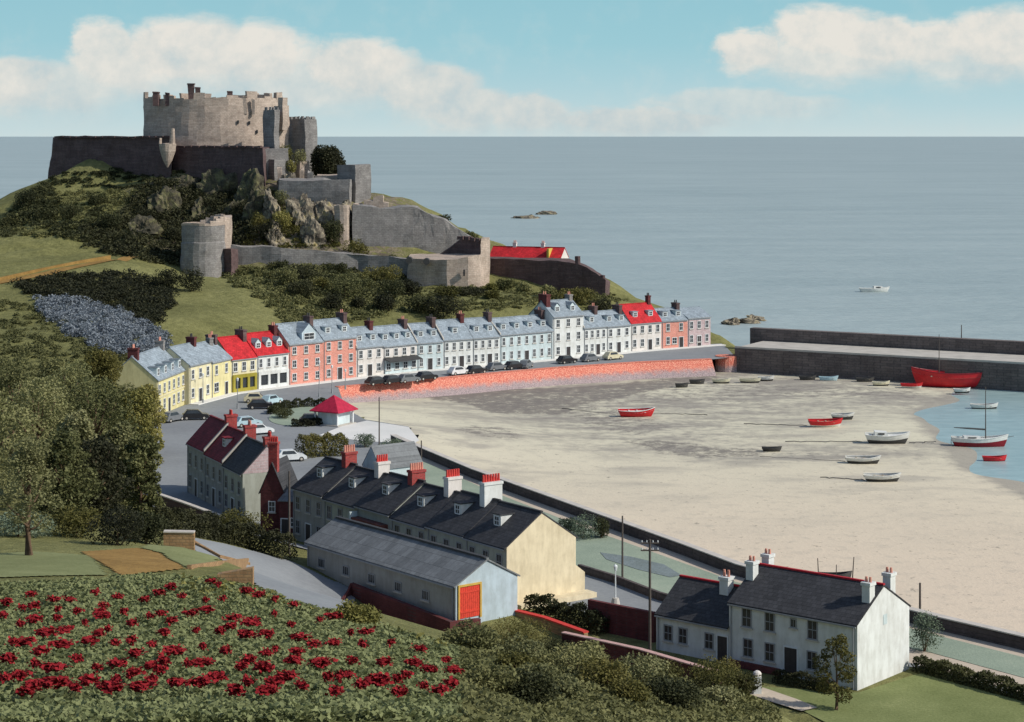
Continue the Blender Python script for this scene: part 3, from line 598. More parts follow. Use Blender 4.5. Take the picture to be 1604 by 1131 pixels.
wall_line('stone_wall', 'short sunlit orange retaining wall at the roadside corner', [D(340, 912, 126), D(396, 908, 126)], 12, 18.3, .6, ORSTONE, ztops=[D(340, 900, 126).z, D(396, 890, 126).z])
fw = [hit(p, q, 300) for p, q in ((-40, 452), (60, 429), (120, 417), (170, 408))]
wall_line('field_bank', 'orange earth bank along the track across the green field', [(p.x, p.y + 2.5) for p in fw], [p.z - 1 for p in fw], 0, .6, SOIL, ztops=[p.z + .9 for p in fw])

# ------------------------------------------------------------------ houses
WCACHE = {}
def window_meshes(w_, h_, frame, panes=(2, 2), sill=True):
    k = (round(w_, 2), round(h_, 2), frame.name, panes, sill)
    if k in WCACHE: return WCACHE[k]
    fb = MB(); t = .09; d = .07
    fb.box(-w_ / 2, -d, 0, -w_ / 2 + t, 0, h_).box(w_ / 2 - t, -d, 0, w_ / 2, 0, h_).box(-w_ / 2 + t, -d, 0, w_ / 2 - t, 0, t).box(-w_ / 2 + t, -d, h_ - t, w_ / 2 - t, 0, h_)
    for i in range(1, panes[0]):
        x = -w_ / 2 + w_ * i / panes[0]; fb.box(x - .02, -d + .015, t, x + .02, 0, h_ - t)
    for i in range(1, panes[1]):
        z = h_ * i / panes[1]; fb.box(-w_ / 2 + t, -d + .01, z - .03, w_ / 2 - t, 0, z + .03)
    pb = MB().poly([(-w_ / 2 + t, -.025, t), (w_ / 2 - t, -.025, t), (w_ / 2 - t, -.025, h_ - t), (-w_ / 2 + t, -.025, h_ - t)])
    sb = MB().box(-w_ / 2 - .1, -.16, -.12, w_ / 2 + .1, 0, -.005)
    WCACHE[k] = (fb.mesh('window', frame), pb.mesh('pane', GLASS), sb.mesh('sill', CONC) if sill else None); return WCACHE[k]
def add_window(parent, x, y, z, w_=.9, h_=1.5, rz=0, frame=None, panes=(2, 2), sill=True):
    a, b, c = window_meshes(w_, h_, frame or FRAMEW, panes, sill)
    o = link_mesh('window', a, parent, (x, y, z), rz); link_mesh('pane', b, o)
    if c: link_mesh('sill', c, o)
    return o
def add_door(parent, x, y, z, w_=1.0, h_=2.1, mat=None, rz=0):
    b = MB().box(-w_ / 2, -.05, 0, w_ / 2, 0, h_)
    for (x0, x1) in ((-w_ / 2 + .1, -.05), (.05, w_ / 2 - .1)):
        for (z0, z1) in ((.15, h_ * .42), (h_ * .5, h_ - .15)): b.box(x0, -.075, z0, x1, -.05, z1)
    o = b.build('door', mat or DOORD, parent, (x, y, z), rz)
    MB().box(-w_ / 2 - .1, -.09, 0, -w_ / 2 - .005, 0, h_ + .1).box(w_ / 2 + .005, -.09, 0, w_ / 2 + .1, 0, h_ + .1).box(-w_ / 2 - .005, -.09, h_ + .005, w_ / 2 + .005, 0, h_ + .1).build('door_frame', FRAMEW, o)
    MB().box(w_ / 2 - .16, -.1, h_ * .45, w_ / 2 - .1, -.075, h_ * .5).build('handle', IRON, o)
    return o
def add_chimney(parent, x, y, z0, z1, w_=1.2, d=.7, mat=None, pots=3, potmat=None, rz=0, ph=.55):
    b = MB().box(-w_ / 2, -d / 2, z0, w_ / 2, d / 2, z1 - .25).box(-w_ / 2 - .08, -d / 2 - .08, z1 - .25, w_ / 2 + .08, d / 2 + .08, z1)
    o = b.build('chimney', mat or BRICKR, parent, (x, y, 0), rz)
    for i in range(pots):
        px = -w_ / 2 + w_ * (i + .5) / pots
        MB().cyl((px, 0, z1), (px, 0, z1 + ph), .13, .10, 8).build('chimney_pot', potmat or POT, o)
    return o
def add_dormer(parent, x, D_, eave, ridge, w_=1.3, h_=1.25, at=.35, cheek=None, roofm=None, gable=False):
    """a dormer on the front slope, its face standing at fraction `at` up the slope"""
    half = D_ / 2; y = half * at; z = eave + (ridge - eave) * at; sl = (ridge - eave) / half
    back = y + (h_ + (.35 if gable else .1)) / sl; back = min(back, half * .98)
    b = MB()
    b.poly([(-w_ / 2, y, z), (w_ / 2, y, z), (w_ / 2, y, z + h_), (-w_ / 2, y, z + h_)])
    yb = min(y + h_ / sl, half)
    for sx in (-1, 1):
        p = [(sx * w_ / 2, y, z), (sx * w_ / 2, yb, z + (yb - y) * sl), (sx * w_ / 2, y, z + h_)]; b.poly(p if sx > 0 else p[::-1])
    o = b.build('dormer', cheek or WHITE, parent, (x, 0, 0))
    r = MB(); e = .12
    if gable:
        gz_ = z + h_ + w_ * .45
        b2 = MB().poly([(-w_ / 2, y - .003, z + h_), (w_ / 2, y - .003, z + h_), (0, y - .003, gz_)]); b2.build('dormer_gable', cheek or WHITE, o)
        yr = min(y + (gz_ - z) / sl, half)
        for sx in (-1, 1):
            q = [(sx * (w_ / 2 + e), y - .15, z + h_ - .1), (0, y - .15, gz_ + .06), (0, yr, gz_ + .06), (sx * (w_ / 2 + e), yb, z + h_ - .1)]
            r.poly(q if sx < 0 else q[::-1])
    else:
        r.box(-w_ / 2 - e, y - .15, z + h_, w_ / 2 + e, yb + .15, z + h_ + .1)
    r.build('dormer_roof', roofm or SLATE, o)
    add_window_sub(o, 0, y - .004, z + .12, w_ * .72, h_ * .8)
    return o
def add_window_sub(parent, x, y, z, w_, h_):
    a, b, c = window_meshes(w_, h_, FRAMEW, (2, 2), False); o = link_mesh('window', a, parent, (x, y, z))
    # the dark glass belongs to the same small mesh at this size
    k = ('sub',) + (round(w_, 2), round(h_, 2))
    if k not in WCACHE:
        m = a.copy(); m.materials.append(GLASS); import bmesh
        bb = bmesh.new(); bb.from_mesh(m); t = .09
        vs = [bb.verts.new(p) for p in ((-w_ / 2 + t, -.025, t), (w_ / 2 - t, -.025, t), (w_ / 2 - t, -.025, h_ - t), (-w_ / 2 + t, -.025, h_ - t))]
        fc = bb.faces.new(vs); fc.material_index = 1; bb.to_mesh(m); bb.free(); WCACHE[k] = m
    o.data = WCACHE[k]; return o
def gable_house(root, L, D_, eave, ridge, wallm, roofm, gap=.004, over=.18, gutter=True, verge=.08, z0=-1.0, ridgem=None):
    """walls and a saddle roof whose ridge runs along x; front at y=0"""
    b = MB(); x0, x1 = gap, L - gap; h = D_ / 2
    prof = lambda x: [(x, 0, z0), (x, D_, z0), (x, D_, eave), (x, h, ridge), (x, 0, eave)]
    b.loft([prof(x0), prof(x1)]); wo_ = b.build('wall', wallm, root)
    sl = (ridge - eave) / h; t = .14; r = MB()
    def slab(sgn):
        ys = (-over, h) if sgn > 0 else (D_ + over, h)
        ze, zr = eave - over * sl + .03, ridge + .03
        p = [(x0 - verge, ys[0], ze), (x1 + verge, ys[0], ze), (x1 + verge, ys[1], zr), (x0 - verge, ys[1], zr)]
        if sgn < 0: p = [p[1], p[0], p[3], p[2]]
        r.loft([[(q[0], q[1], q[2]) for q in p], [(q[0], q[1], q[2] + t) for q in p]])
    slab(1); slab(-1); ro = r.build('roof', roofm, root)
    MB().box(x0 - verge, h - .14, ridge + .13, x1 + verge, h + .14, ridge + .26).build('ridge_tiles', ridgem or roofm, ro)
    if gutter:
        for x in ((.25,) if L < 9 else (.25, L - .3)): MB().cyl((x, -.09, 0), (x, -.09, eave - .1), .055, n=6).build('drainpipe', FRAMEG, root)
    if gutter: MB().box(x0, -over - .09, eave - over * sl - .06, x1, -over - .005, eave - over * sl + .05).build('gutter', FRAMEG, root)
    return wo_, ro
def frame_of(P0, P1):
    d = Vector((P1[0] - P0[0], P1[1] - P0[1])); return d.length, math.atan2(d.y, d.x)

# ---- the row along the quay
ROW = [ # left px, right px, eave, rise, wall, roof, columns, storeys, dormers, label
 (296, 331, 6.3, 2.6, CREAM, SLATE, 3, 2, 0, 'cream two storey house with dark door at the left bend of the quay'),
 (331, 362, 6.0, 2.6, YELLOW, SLATE, 2, 2, 0, 'yellow house with large lower windows next to the olive shop front'),
 (362, 402, 5.7, 3.2, CREAM, REDROOF, 3, 2, 0, 'cream shop house with red roof and olive shop front'),
 (402, 452, 5.9, 3.2, WHITE, REDROOF, 4, 2, 3, 'white shop house under a red roof with three dormers'),
 (452, 506, 7.2, 3.0, PINK, SLATE, 3, 3, 1, 'pink red three storey house with one big gabled dormer'),
 (506, 558, 7.4, 2.9, PINK, SLATE, 3, 3, 2, 'pink red three storey house with small dormers, right of the big gable'),
 (558, 600, 5.4, 3.0, OFFWHITE, SLATE, 3, 2, 2, 'white waterfront house with dark entry, next to the pink house'),
 (600, 653, 5.2, 3.0, OFFWHITE, SLATE, 4, 2, 3, 'pale waterfront house with long shop awning and three dormers'),
 (653, 694, 5.2, 3.0, PALE, SLATE, 3, 2, 2, 'pale blue waterfront house left of the broad white house'),
 (694, 740, 5.4, 3.1, WHITE, SLATE, 4, 2, 1, 'white waterfront house with one dormer and a stout chimney'),
 (740, 783, 5.4, 3.1, WHITE, SLATE, 4, 2, 2, 'white waterfront house left of the four dormer house'),
 (783, 866, 5.6, 2.6, PALE, SLATE, 7, 2, 4, 'wide pale house with four dormers beside the tall gabled house'),
 (866, 914, 8.2, 2.6, WHITE, SLATE, 3, 3, 2, 'tallest white house of the quay with dark side gable'),
 (914, 950, 5.6, 2.6, WHITE, SLATE, 4, 2, 1, 'white mansard house right of the tall house'),
 (950, 988, 5.5, 2.5, WHITE, SLATE, 3, 2, 2, 'white mansard house left of the red roofed house'),
 (988, 1036, 5.7, 3.3, OFFWHITE, REDROOF, 4, 2, 2, 'white house with steep red roof near the pier'),
 (1036, 1077, 5.7, 2.0, PINK, SLATE, 2, 2, 2, 'salmon pink house near the end of the quay'),
 (1077, 1113, 5.9, 1.6, PINKG, SLATE, 3, 2, 0, 'pinkish grey house at the very end of the quay row'),
]
GROUP_ROW = 'row of waterfront houses on the quay'
for k, (pa, pb, ev, rise, wm, rm, nc, ns, nd, lab) in enumerate(ROW):
    P0, P1 = G(pa, rowy(pa)), G(pb, rowy(pb)); L, ang = frame_of(P0, P1); Dp = 7.0
    t = thing('waterfront_house', lab, 'house', P0, ang, GROUP_ROW)
    gable_house(t, L, Dp, ev, ev + rise, wm, rm, over=.25)
    st = (ev - .35) / ns
    for r_ in range(ns):
        for c in range(nc):
            x = L * (c + .5) / nc; h_ = min(1.55, st * .58)
            if r_ == 0 and k in (2, 3, 7): continue
            if r_ == 0 and c == (nc // 2) and k not in (4,):
                add_door(t, x, 0, .02, 1.0, 2.15, DOORD); continue
            wv = .95 if L / nc > 1.9 else .8
            if k == 1 and r_ == 0: wv = 1.6
            add_window(t, x, 0, r_ * st + st * .32, wv, h_, panes=(2, 2))
    if k == 2 or k == 3:      # shop fronts
        sm = OLIVE if k == 2 else WHITE
        sf = MB().box(.2, -.35, 0, L - .2, 0, .7).box(.2, -.35, 2.45, L - .2, 0, 3.0)
        for i in range(4): x = .2 + (L - .9) * i / 3; sf.box(x, -.35, .7, x + .5, 0, 2.45)
        so = sf.build('shop_front', sm, t); MB().poly([(.2, -.1, .7), (L - .2, -.1, .7), (L - .2, -.1, 2.45), (.2, -.1, 2.45)]).build('shop_window', GLASS, so)
    if k == 7:
        MB().box(.3, -.3, .02, L - .3, 0, 2.6).build('shop_front', PALE, t)
        MB().loft([[(.1, 0, 3.0), (.1, -1.8, 2.45), (.1, -1.8, 2.35), (.1, 0, 2.88)], [(L - .1, 0, 3.0), (L - .1, -1.8, 2.45), (L - .1, -1.8, 2.35), (L - .1, 0, 2.88)]]).build('awning', IRON, t)
        for i in range(4): add_window(t, L * (i + .5) / 4, -.305, .8, 1.1, 1.3)
    if k == 4: add_dormer(t, L * .62, Dp, ev, ev + rise, 3.2, 1.5, .08, BLUEW, SLATE, True)
    else:
        for i in range(nd): add_dormer(t, L * (i + .5) / nd, Dp, ev, ev + rise, 1.25, 1.15, .28, PALE, SLATE, k in (3, 12))
    cm = GRANM if k % 3 else BRICKD
    if k in (15,): add_chimney(t, L - .5, 3.5, ev, ev + rise + 1.6, .7, .9, cm, 2, IRON)
    elif k == 12: add_chimney(t, .6, 3.2, ev, ev + rise + 1.5, 1.0, 2.4, cm, 2, POTP); add_chimney(t, L - .5, 3.8, ev, ev + rise + 1.1, .8, 1.4, GRANITE, 2, POTP)
    elif k != 17: add_chimney(t, L - .5, 3.4, ev + rise * .5, ev + rise + 1.15, .8, 1.5 + (k % 3) * .3, cm, 2, POTP if k % 2 else IRON)
    if k in (6, 8, 9, 11, 13):  # party parapets standing above the slates
        h = Dp / 2; MB().loft([[(x, -.2, ev - .1), (x, h, ev + rise + .1), (x, h, ev + rise + .42), (x, -.2, ev + .28)] for x in (-.11, .11)]).build('party_parapet', CONC, t)
    MB().box(.05, -.08, ev - .42, L - .05, 0, ev - .24).build('cornice', FRAMEW, t)
    if k in (16, 17): add_window(t, L / 2, 0, .9, 1.2, 1.3)
# yellow house at the far left with mansard, facing along the road
P0, P1 = G(246, 653), G(290, 633); L, ang = frame_of(P0, P1)
t = thing('waterfront_house', 'tall yellow house with grey mansard roof behind the tree at far left', 'house', P0, ang, GROUP_ROW)
gable_house(t, L, 8, 5.6, 9.0, YELLOW, SLATE)
for i in range(6):
    x = L * (i + .5) / 6; add_window(t, x, 0, 3.3, 1.0, 1.5)
    add_window(t, x, 0, .8, 1.1, 1.6) if i != 2 else add_door(t, x, 0, .02)
for i in range(4): add_dormer(t, L * (i + .5) / 4, 8, 5.6, 9.0, 1.4, 1.4, .1, PALE, SLATE)
add_chimney(t, .8, 4, 8, 10.4, .8, 1.6, BRICKD, 3, POTP); add_chimney(t, L - .6, 4, 8, 10.2, .8, 1.4, GRANITE, 3, POTP)
MB().box(0.1, -.1, 2.75, L - .1, 0, 2.95).build('string_course', CREAM, t)
# cottage roofs just behind the left bend
P0 = Vector((-54, 322, 4)); t = thing('cottage', 'small grey roofed cottage tucked behind the cream house at the bend', 'house', P0, math.radians(40))
gable_house(t, 8, 6, 4.4, 7.2, GREYW, SLATE); add_chimney(t, 7.4, 3, 6, 8.4, .7, 1.1, GRANITE, 2, POTP)
add_window(t, 2, 0, 1.2); add_window(t, 6, 0, 1.2)

# ---- the dark roofed terrace by the promenade
TA, TB = Vector((-23.3, 210.6, 3)), Vector((-.52, 180, 3)); TL, tang = frame_of(TA, TB); tu = (TB - TA).normalized()
NT = 6; tl = TL / NT; EV, RG, TD = 5.5, 8.15, 8.0
GROUP_T = 'terraced houses with dark slate roofs by the promenade'
tlab = ['grey terrace house at the far end, red brick chimney with tall pots', 'grey terrace house next to the far end, white chimney', 'terrace house with a red brick wall section at the back',
        'terrace house with pale chimney above the long shed', 'terrace house left of the end house, large white chimney with red pots', 'end terrace house with big sunlit cream gable']
tch = [(BRICKR, POTP, 5, 9.6, 1.4), (OFFWHITE, POT, 5, 9.4, 1.4), (BRICKR, POTP, 6, 9.4, 1.6), (OFFWHITE, POT, 6, 9.6, 1.6), (WHITE, POT, 7, 10.0, 2.1), None]
for i in range(NT):
    p = TA + tu * tl * i; t = thing('terraced_house', tlab[i], 'house', p, tang, GROUP_T)
    wmat = [GREYW, GREYG, GREYG, GREYG, GREYG, GREYG][i]; st_ = (.10, -.10, .12, -.12, .08, 0)[i]
    gable_house(t, tl, TD, EV + st_, RG + st_, wmat, SLATED, over=.3, verge=0 if i < NT - 1 else .12)
    if i == 5:
        MB().loft([[(x, -.01, -1), (x, TD + .01, -1), (x, TD + .01, EV), (x, TD / 2, RG + .01), (x, -.01, EV)] for x in (tl + .002, tl + .09)]).build('gable_wall', CREAMG, t)
        # lean-to porch on the seaward side
        MB().loft([[(x, TD + .05, -1), (x, TD + 1.4, -1), (x, TD + 1.4, 2.0), (x, TD + .05, 3.0)] for x in (tl - 3, tl - .3)]).build('porch', CREAMG, t)
        MB().box(tl + .1, .5, -1, tl + 1.6, TD + 1.3, .45).build('plinth', CREAMG, t)
    if i == 2:
        MB().box(.3, -.9, -1, tl - .6, -.02, EV - 1.0).build('brick_outshot', BROWNB, t)
        MB().box(.05, -1.0, -1, .28, -.02, EV - .5).build('party_wall', PALE, t)
    for j in range(3):
        x = tl * (j + .5) / 3
        if i == 2 and j < 3: continue
        add_window(t, x, 0, 3.3, .9, 1.45, frame=FRAMEG, panes=(2, 2)); add_window(t, x, 0, .8, .9, 1.45, frame=FRAMEG, panes=(2, 2)) if j != 1 else add_door(t, x, 0, .02)
        add_window(t, x, TD, 3.3, .9, 1.45, math.pi)
    add_dormer(t, tl * .42, TD, EV + st_, RG + st_, 1.15, 1.15, .42, WHITE, SLATED)
    if tch[i]:
        m, pm, npot, zt, wd = tch[i]
        add_chimney(t, tl - 1.5, TD * .5, EV + 1, zt, wd, .8, m, npot, pm, rz=math.pi / 2, ph=.7)
    # seaward back wing with low grey roof
    if i in (1, 3):
        MB().loft([[(1.2, y, -1), (3.8, y, -1), (3.8, y, 4.6), (2.5, y, 5.9), (1.2, y, 4.6)] for y in (TD + .01, TD + 3.2)]).build('back_wing', PALE, t)

p = TA + Vector((.802, .597, 0)) * (TD + .1) + tu * 1.0; t = thing('annexe', 'pale blue grey gabled annexe behind the far end of the terrace', 'annexe', p, tang)
MB().loft([[(0, y, -1), (3.4, y, -1), (3.4, y, 7.3), (1.7, y, 9.4), (0, y, 7.3)] for y in (0, 5.5)]).build('wall', PALE, t)
r = MB()
for sx in (-1, 1):
    q = [(1.7, 0, 9.44), (1.7 + sx * 1.85, 0, 7.16), (1.7 + sx * 1.85, 5.6, 7.16), (1.7, 5.6, 9.44)]; r.loft([q, [(a, b, c + .1) for a, b, c in q]])
r.build('roof', SLATEG, t); add_window(t, 3.4, 2.5, 3.2, .8, 1.3, math.pi / 2)

# ---- the long shed
SA, SB = Vector((-19.6, 189.4, 4.15)), Vector((-4.9, 170.9, 4.15)); SL, sang = frame_of(SA, SB)
t = thing('shed', 'long grey shed with blue grey gable and red boarded door', 'shed', SA, sang)
gable_house(t, SL, 6.8, 2.9, 4.7, GREYW, SLATEG, over=.25, verge=.2, gutter=True, z0=-1.5)
MB().loft([[(x, -.01, -1.5), (x, 6.81, -1.5), (x, 6.81, 2.9), (x, 3.4, 4.71), (x, -.01, 2.9)] for x in (SL + .002, SL + .08)]).build('gable_wall', BLUEW, t)
d = MB()
for i in range(10): d.box(SL + .09, .35 + i * .22, .05, SL + .15, .35 + i * .22 + .2, 2.75)
for z in (.5, 2.2): d.box(SL + .15, .4, z, SL + .19, 2.5, z + .18)
dr = d.build('door', REDDOOR, t)
MB().box(SL + .085, .2, -.1, SL + .22, .34, 2.95).box(SL + .085, 2.56, -.1, SL + .22, 2.74, 2.95).box(SL + .085, .345, 2.78, SL + .22, 2.555, 2.95).build('door_frame', plain('ochre_door_frame', (.55, .36, .08), .8), dr)
for i in range(5): add_window(t, 2.5 + i * 4.2, 0, .9, 1.1, .9, frame=FRAMEG, panes=(3, 1))
MB().box(.1, 3.2, 4.86, SL - .1, 3.6, 5.0).build('ridge_vent', IRON, t)

# ---- three small houses left of the terrace
CA, CB = G(294, 693, 9), G(380, 734, 9); CA.z = CB.z = 3; CL, cang = frame_of(CA, CB); cu = (CB - CA).normalized(); hl = CL / 3
for i, (wm, rm, lab, dn) in enumerate(((GREYW, MAROON, 'grey house with maroon roof at the far end of the small row', 0), (GREYW, MAROON, 'grey house with maroon roof and white dormer, middle of the small row', 1), (GREYG, SLATED, 'grey house with dark slate roof and red chimney, nearest of the small row', 0))):
    p = CA + cu * hl * i; t = thing('small_house', lab, 'house', p, cang, 'three small houses in a row beside the lane')
    gable_house(t, hl, 5.6, 6.0 - .3 * i, 8.9 - .35 * i, wm, rm, over=.2, verge=0)
    if i == 2:
        e, r_ = 6 - .6, 8.9 - .7
        MB().loft([[(x, -.01, -1), (x, 5.61, -1), (x, 5.61, e), (x, -.01, e)] for x in (hl + .002, hl + .07)]).build('gable_wall', GREYG, t)
        MB().loft([[(x, -.01, e + .003), (x, 5.61, e + .003), (x, 2.8, r_ + .01)] for x in (hl + .002, hl + .09)]).build('gable_peak', PINKG, t)
    for j in range(3):
        x = hl * (j + .5) / 3; add_window(t, x, 0, 3.5 - .3 * i, .85, 1.5, frame=FRAMEG)
        add_window(t, x, 0, .8, .85, 1.5, frame=FRAMEG) if j != 1 else add_door(t, x, 0, .02)
    if dn: add_dormer(t, hl * .55, 5.6, 5.7, 8.55, 1.2, 1.1, .4, WHITE, MAROON)
    if i > 0: MB().loft([[(x, -.15, 6.2 - .3 * i), (x, 2.8, 9.2 - .35 * i), (x, 2.8, 9.5 - .35 * i), (x, -.15, 6.5 - .3 * i)] for x in (-.16, .16)]).build('party_parapet', CONC, t)
    add_chimney(t, hl - .45, 3.3, 6, 10.0 - .35 * i, .8, 1.3, BRICKR, 3, POT if i != 1 else POTP)
p = Vector((*PX(408, 213.5), 3)); t = thing('outbuilding', 'tall narrow dark brick gable with red chimney beside the small row', 'outbuilding', p, math.radians(-12))
MB().loft([[(0, y, -1), (2.6, y, -1), (2.6, y, 4.6), (1.3, y, 7.6), (0, y, 4.6)] for y in (0, 5)]).build('wall', BRICKD, t)
r = MB()
for sx in (-1, 1):
    q = [(1.3, -.1, 7.65), (1.3 + sx * 1.5, -.1, 4.3), (1.3 + sx * 1.5, 5.1, 4.3), (1.3, 5.1, 7.65)]
    q2 = [(a, b, c + .12) for a, b, c in q]; r.loft([q, q2])
r.build('roof', SLATED, t); add_chimney(t, 1.3, .6, 6.5, 9.9, 1.0, .7, BRICKR, 4, POT)
add_window(t, 1.3, 0, 2.4, .8, 1.2)
p = Vector((*PX(437, 211), 3)); t = thing('outbuilding', 'low dark brick lean-to between the brick gable and the terrace', 'outbuilding', p, math.radians(-12))
MB().loft([[(x, 0, -1), (x, 3.2, -1), (x, 3.2, 4.6), (x, 0, 4.0)] for x in (0, 2.2)]).build('wall', BRICKD, t)
MB().loft([[(x, -.2, 4.0), (x, 3.3, 4.67), (x, 3.3, 4.77), (x, -.2, 4.1)] for x in (-.1, 2.3)]).build('roof', SLATEG, t); add_door(t, .7, 0, .02, .8); add_window(t, 1.6, 0, 1.3, .7, 1.0)

# ---- the white house on the right and its wing
HB = G(1343, 1081); hu = Vector((.765, -.644, 0)); HL = 11.9; HA = HB - hu * HL; hang = math.atan2(hu.y, hu.x); HE, HR, HD = 5.0, 7.3, 8.2
def along(px, P, u):       # distance from P along u that is seen at this photo column
    k = (px - HX) / F; return (k * P.y - P.x) / (u.x - k * u.y)
t = thing('white_house', 'large white two storey house with dark roof and red ridge by the sea wall', 'house', HA, hang)
RIDGER = plain('red_ridge_tile', (.42, .02, .03), .7)
wl, rf = gable_house(t, HL, HD, HE, HR, WHITE, SLATED, over=.22, verge=.04, ridgem=RIDGER)
for px in (1170, 1206, 1273): add_window(t, along(px, HA, hu), 0, 3.25, .95, 1.55, frame=FRAMEG, panes=(2, 2))
add_window(t, along(1243, HA, hu), 0, 3.9, .6, .75, frame=FRAMEG, panes=(2, 1))
for px in (1172, 1206, 1272): add_window(t, along(px, HA, hu), 0, .85, .95, 1.5, frame=FRAMEG, panes=(2, 2))
add_door(t, along(1239, HA, hu), 0, .02, 1.15, 2.25)
MB().poly([(HL + .0, 0, 0)] * 0 or [(HL + .02, 4.0, 4.3), (HL + .02, 4.6, 4.3), (HL + .02, 4.6, 5.1), (HL + .02, 4.0, 5.1)]).build('blocked_window', PALE, t)
for (x, y, zt) in ((.45, HD * .33, 8.1), (.45, HD * .62, 8.3), (HL - .45, HD * .30, 8.0), (HL - .45, HD * .70, 8.2)):
    add_chimney(t, x, y, HE, zt - .1, .7, .8, WHITE, 2, POTP, ph=.4)
MB().box(.3, -.5, 0, 5, -.2, .5).build('plinth', BRICKD, t)
wl_ = along(1028, HA, hu); WA = HA + hu * wl_
t = thing('white_wing', 'low single storey white cottage wing left of the large white house', 'house', WA, hang)
gable_house(t, -wl_ - .02, 7.0, 2.95, 5.35, WHITE, SLATED, over=.22, verge=.04, ridgem=RIDGER)
for px in (1047, 1070, 1111): add_window(t, along(px, WA, hu), 0, .85, .9, 1.35, frame=FRAMEG, panes=(2, 2))
add_door(t, along(1132, WA, hu), 0, .02, .95, 2.1)
add_chimney(t, -wl_ - 2.2, 2.9, 3, 6.3, .85, .85, WHITE, 2, POTP)

# ---- kiosk with red roof, and things around the car park
kp = G(523, 664); t = thing('shelter', 'open shelter with red pyramid roof near the slipway', 'shelter', kp, math.radians(-30))
MB().loft([[(-2.6, -2.6, 2.0), (2.6, -2.6, 2.0), (2.6, 2.6, 2.0), (-2.6, 2.6, 2.0)], [(-2.6, -2.6, 2.15), (2.6, -2.6, 2.15), (2.6, 2.6, 2.15), (-2.6, 2.6, 2.15)], [(-.05, -.05, 4.3), (.05, -.05, 4.3), (.05, .05, 4.3), (-.05, .05, 4.3)]]).build('roof', plain('crimson_roof_tiles', (.40, .018, .05), .7, .25), t)
for x in (-2, 2):
    for y in (-2, 2): MB().box(x - .12, y - .12, 0, x + .12, y + .12, 2.0).build('post', FRAMEW, t)
MB().box(-1.7, -1.7, 0, 1.7, 1.7, 1.95).build('kiosk_wall', PALE, t); MB().box(-2.4, -2.4, -.5, 2.4, 2.4, .12).build('plinth', CONC, t)

# ------------------------------------------------------------------ castle
cas = thing('castle', 'large ruined granite castle crowning the rock above the harbour', 'castle', D(330, 260, 515))
def cbuild(mb, name, mat, parent=cas, smooth=False):
    o = mb.build(name, mat, parent); o.matrix_parent_inverse = Matrix.Translation(-parent.location) if parent else Matrix()
    if name not in ('gun_port', 'slit', 'crenel'): weather(o)
    return o
def ell(cx_, cy_, rx, ry, n=28, a0=0): return [(cx_ + rx * math.cos(a0 + 6.28318 * i / n), cy_ + ry * math.sin(a0 + 6.28318 * i / n)) for i in range(n)]
def ragged(mb, foot, z0, z1, amp=.5, seed=1, batter=0.0, n=1):
    """a wall whose top edge is uneven; foot is anticlockwise"""
    rr = random.Random(seed); pts = []
    for i in range(len(foot)):
        a, b = Vector(foot[i]), Vector(foot[(i + 1) % len(foot)]); k = max(1, int((b - a).length / 2.2))
        pts += [a.lerp(b, j / k) for j in range(k)]
    c = sum(pts, Vector((0, 0))) / len(pts); rg0, rg1 = [], []
    for p in pts:
        q = p + (c - p).normalized() * batter; rg0.append((p.x, p.y, z0)); rg1.append((q.x, q.y, (z1(q) if callable(z1) else z1) + rr.uniform(-amp, amp * .4)))
    return mb.loft([rg0, rg1])
def crenels(mb, foot, z, w_=1.0, gap=.9, h_=1.0, th=.6, closed=True):
    m = len(foot)
    for i in range(m if closed else m - 1):
        a, b = Vector((*foot[i], 0)), Vector((*foot[(i + 1) % m], 0)); d = b - a; L = d.length; d.normalize(); n_ = Vector((-d.y, d.x, 0)) * th
        k = int(L // (w_ + gap)); 
        for j in range(k):
            p = a + d * (gap / 2 + j * (w_ + gap)); q = p + d * w_; mb.prism([p[:2], q[:2], (q + n_)[:2], (p + n_)[:2]], z - .02, z + h_)
    return mb
def weather(o, seg=1.6, amp=.22, seed=0):
    """break long clean faces into stones' worth of unevenness"""
    import bmesh
    from mathutils import noise
    bb = bmesh.new(); bb.from_mesh(o.data)
    for _ in range(5):
        es = [e for e in bb.edges if e.calc_length() > seg * 1.6]
        if not es: break
        bmesh.ops.subdivide_edges(bb, edges=es, cuts=1, use_grid_fill=True)
        if len(bb.verts) > 6000: break
    bmesh.ops.triangulate(bb, faces=[f for f in bb.faces if len(f.verts) > 4])
    for v_ in bb.verts:
        p = v_.co; a = noise.noise_vector(p * .22) * amp * 1.6 + noise.noise_vector(p * .9) * amp * .8; v_.co = p + Vector((a.x, a.y, a.z * .9))
    bb.to_mesh(o.data); bb.free(); o.data.update()
# great bastion walls, their shade put into the dark maroon stone
v = [PX(70, 532), PX(268, 503), PX(276, 509), PX(418, 486), PX(430, 520), PX(420, 550), PX(80, 560)]
vt = [PX(84, 532), PX(269, 505), PX(276, 510), PX(410, 488), PX(428, 520), PX(420, 549), PX(86, 558)]
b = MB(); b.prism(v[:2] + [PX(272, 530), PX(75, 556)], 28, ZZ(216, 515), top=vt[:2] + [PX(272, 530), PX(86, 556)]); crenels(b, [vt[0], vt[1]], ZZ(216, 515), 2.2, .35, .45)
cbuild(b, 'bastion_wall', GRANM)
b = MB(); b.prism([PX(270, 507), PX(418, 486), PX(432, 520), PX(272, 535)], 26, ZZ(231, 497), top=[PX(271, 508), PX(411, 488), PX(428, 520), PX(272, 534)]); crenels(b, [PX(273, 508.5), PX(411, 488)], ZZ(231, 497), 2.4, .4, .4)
cbuild(b, 'bastion_wall', GRANM)
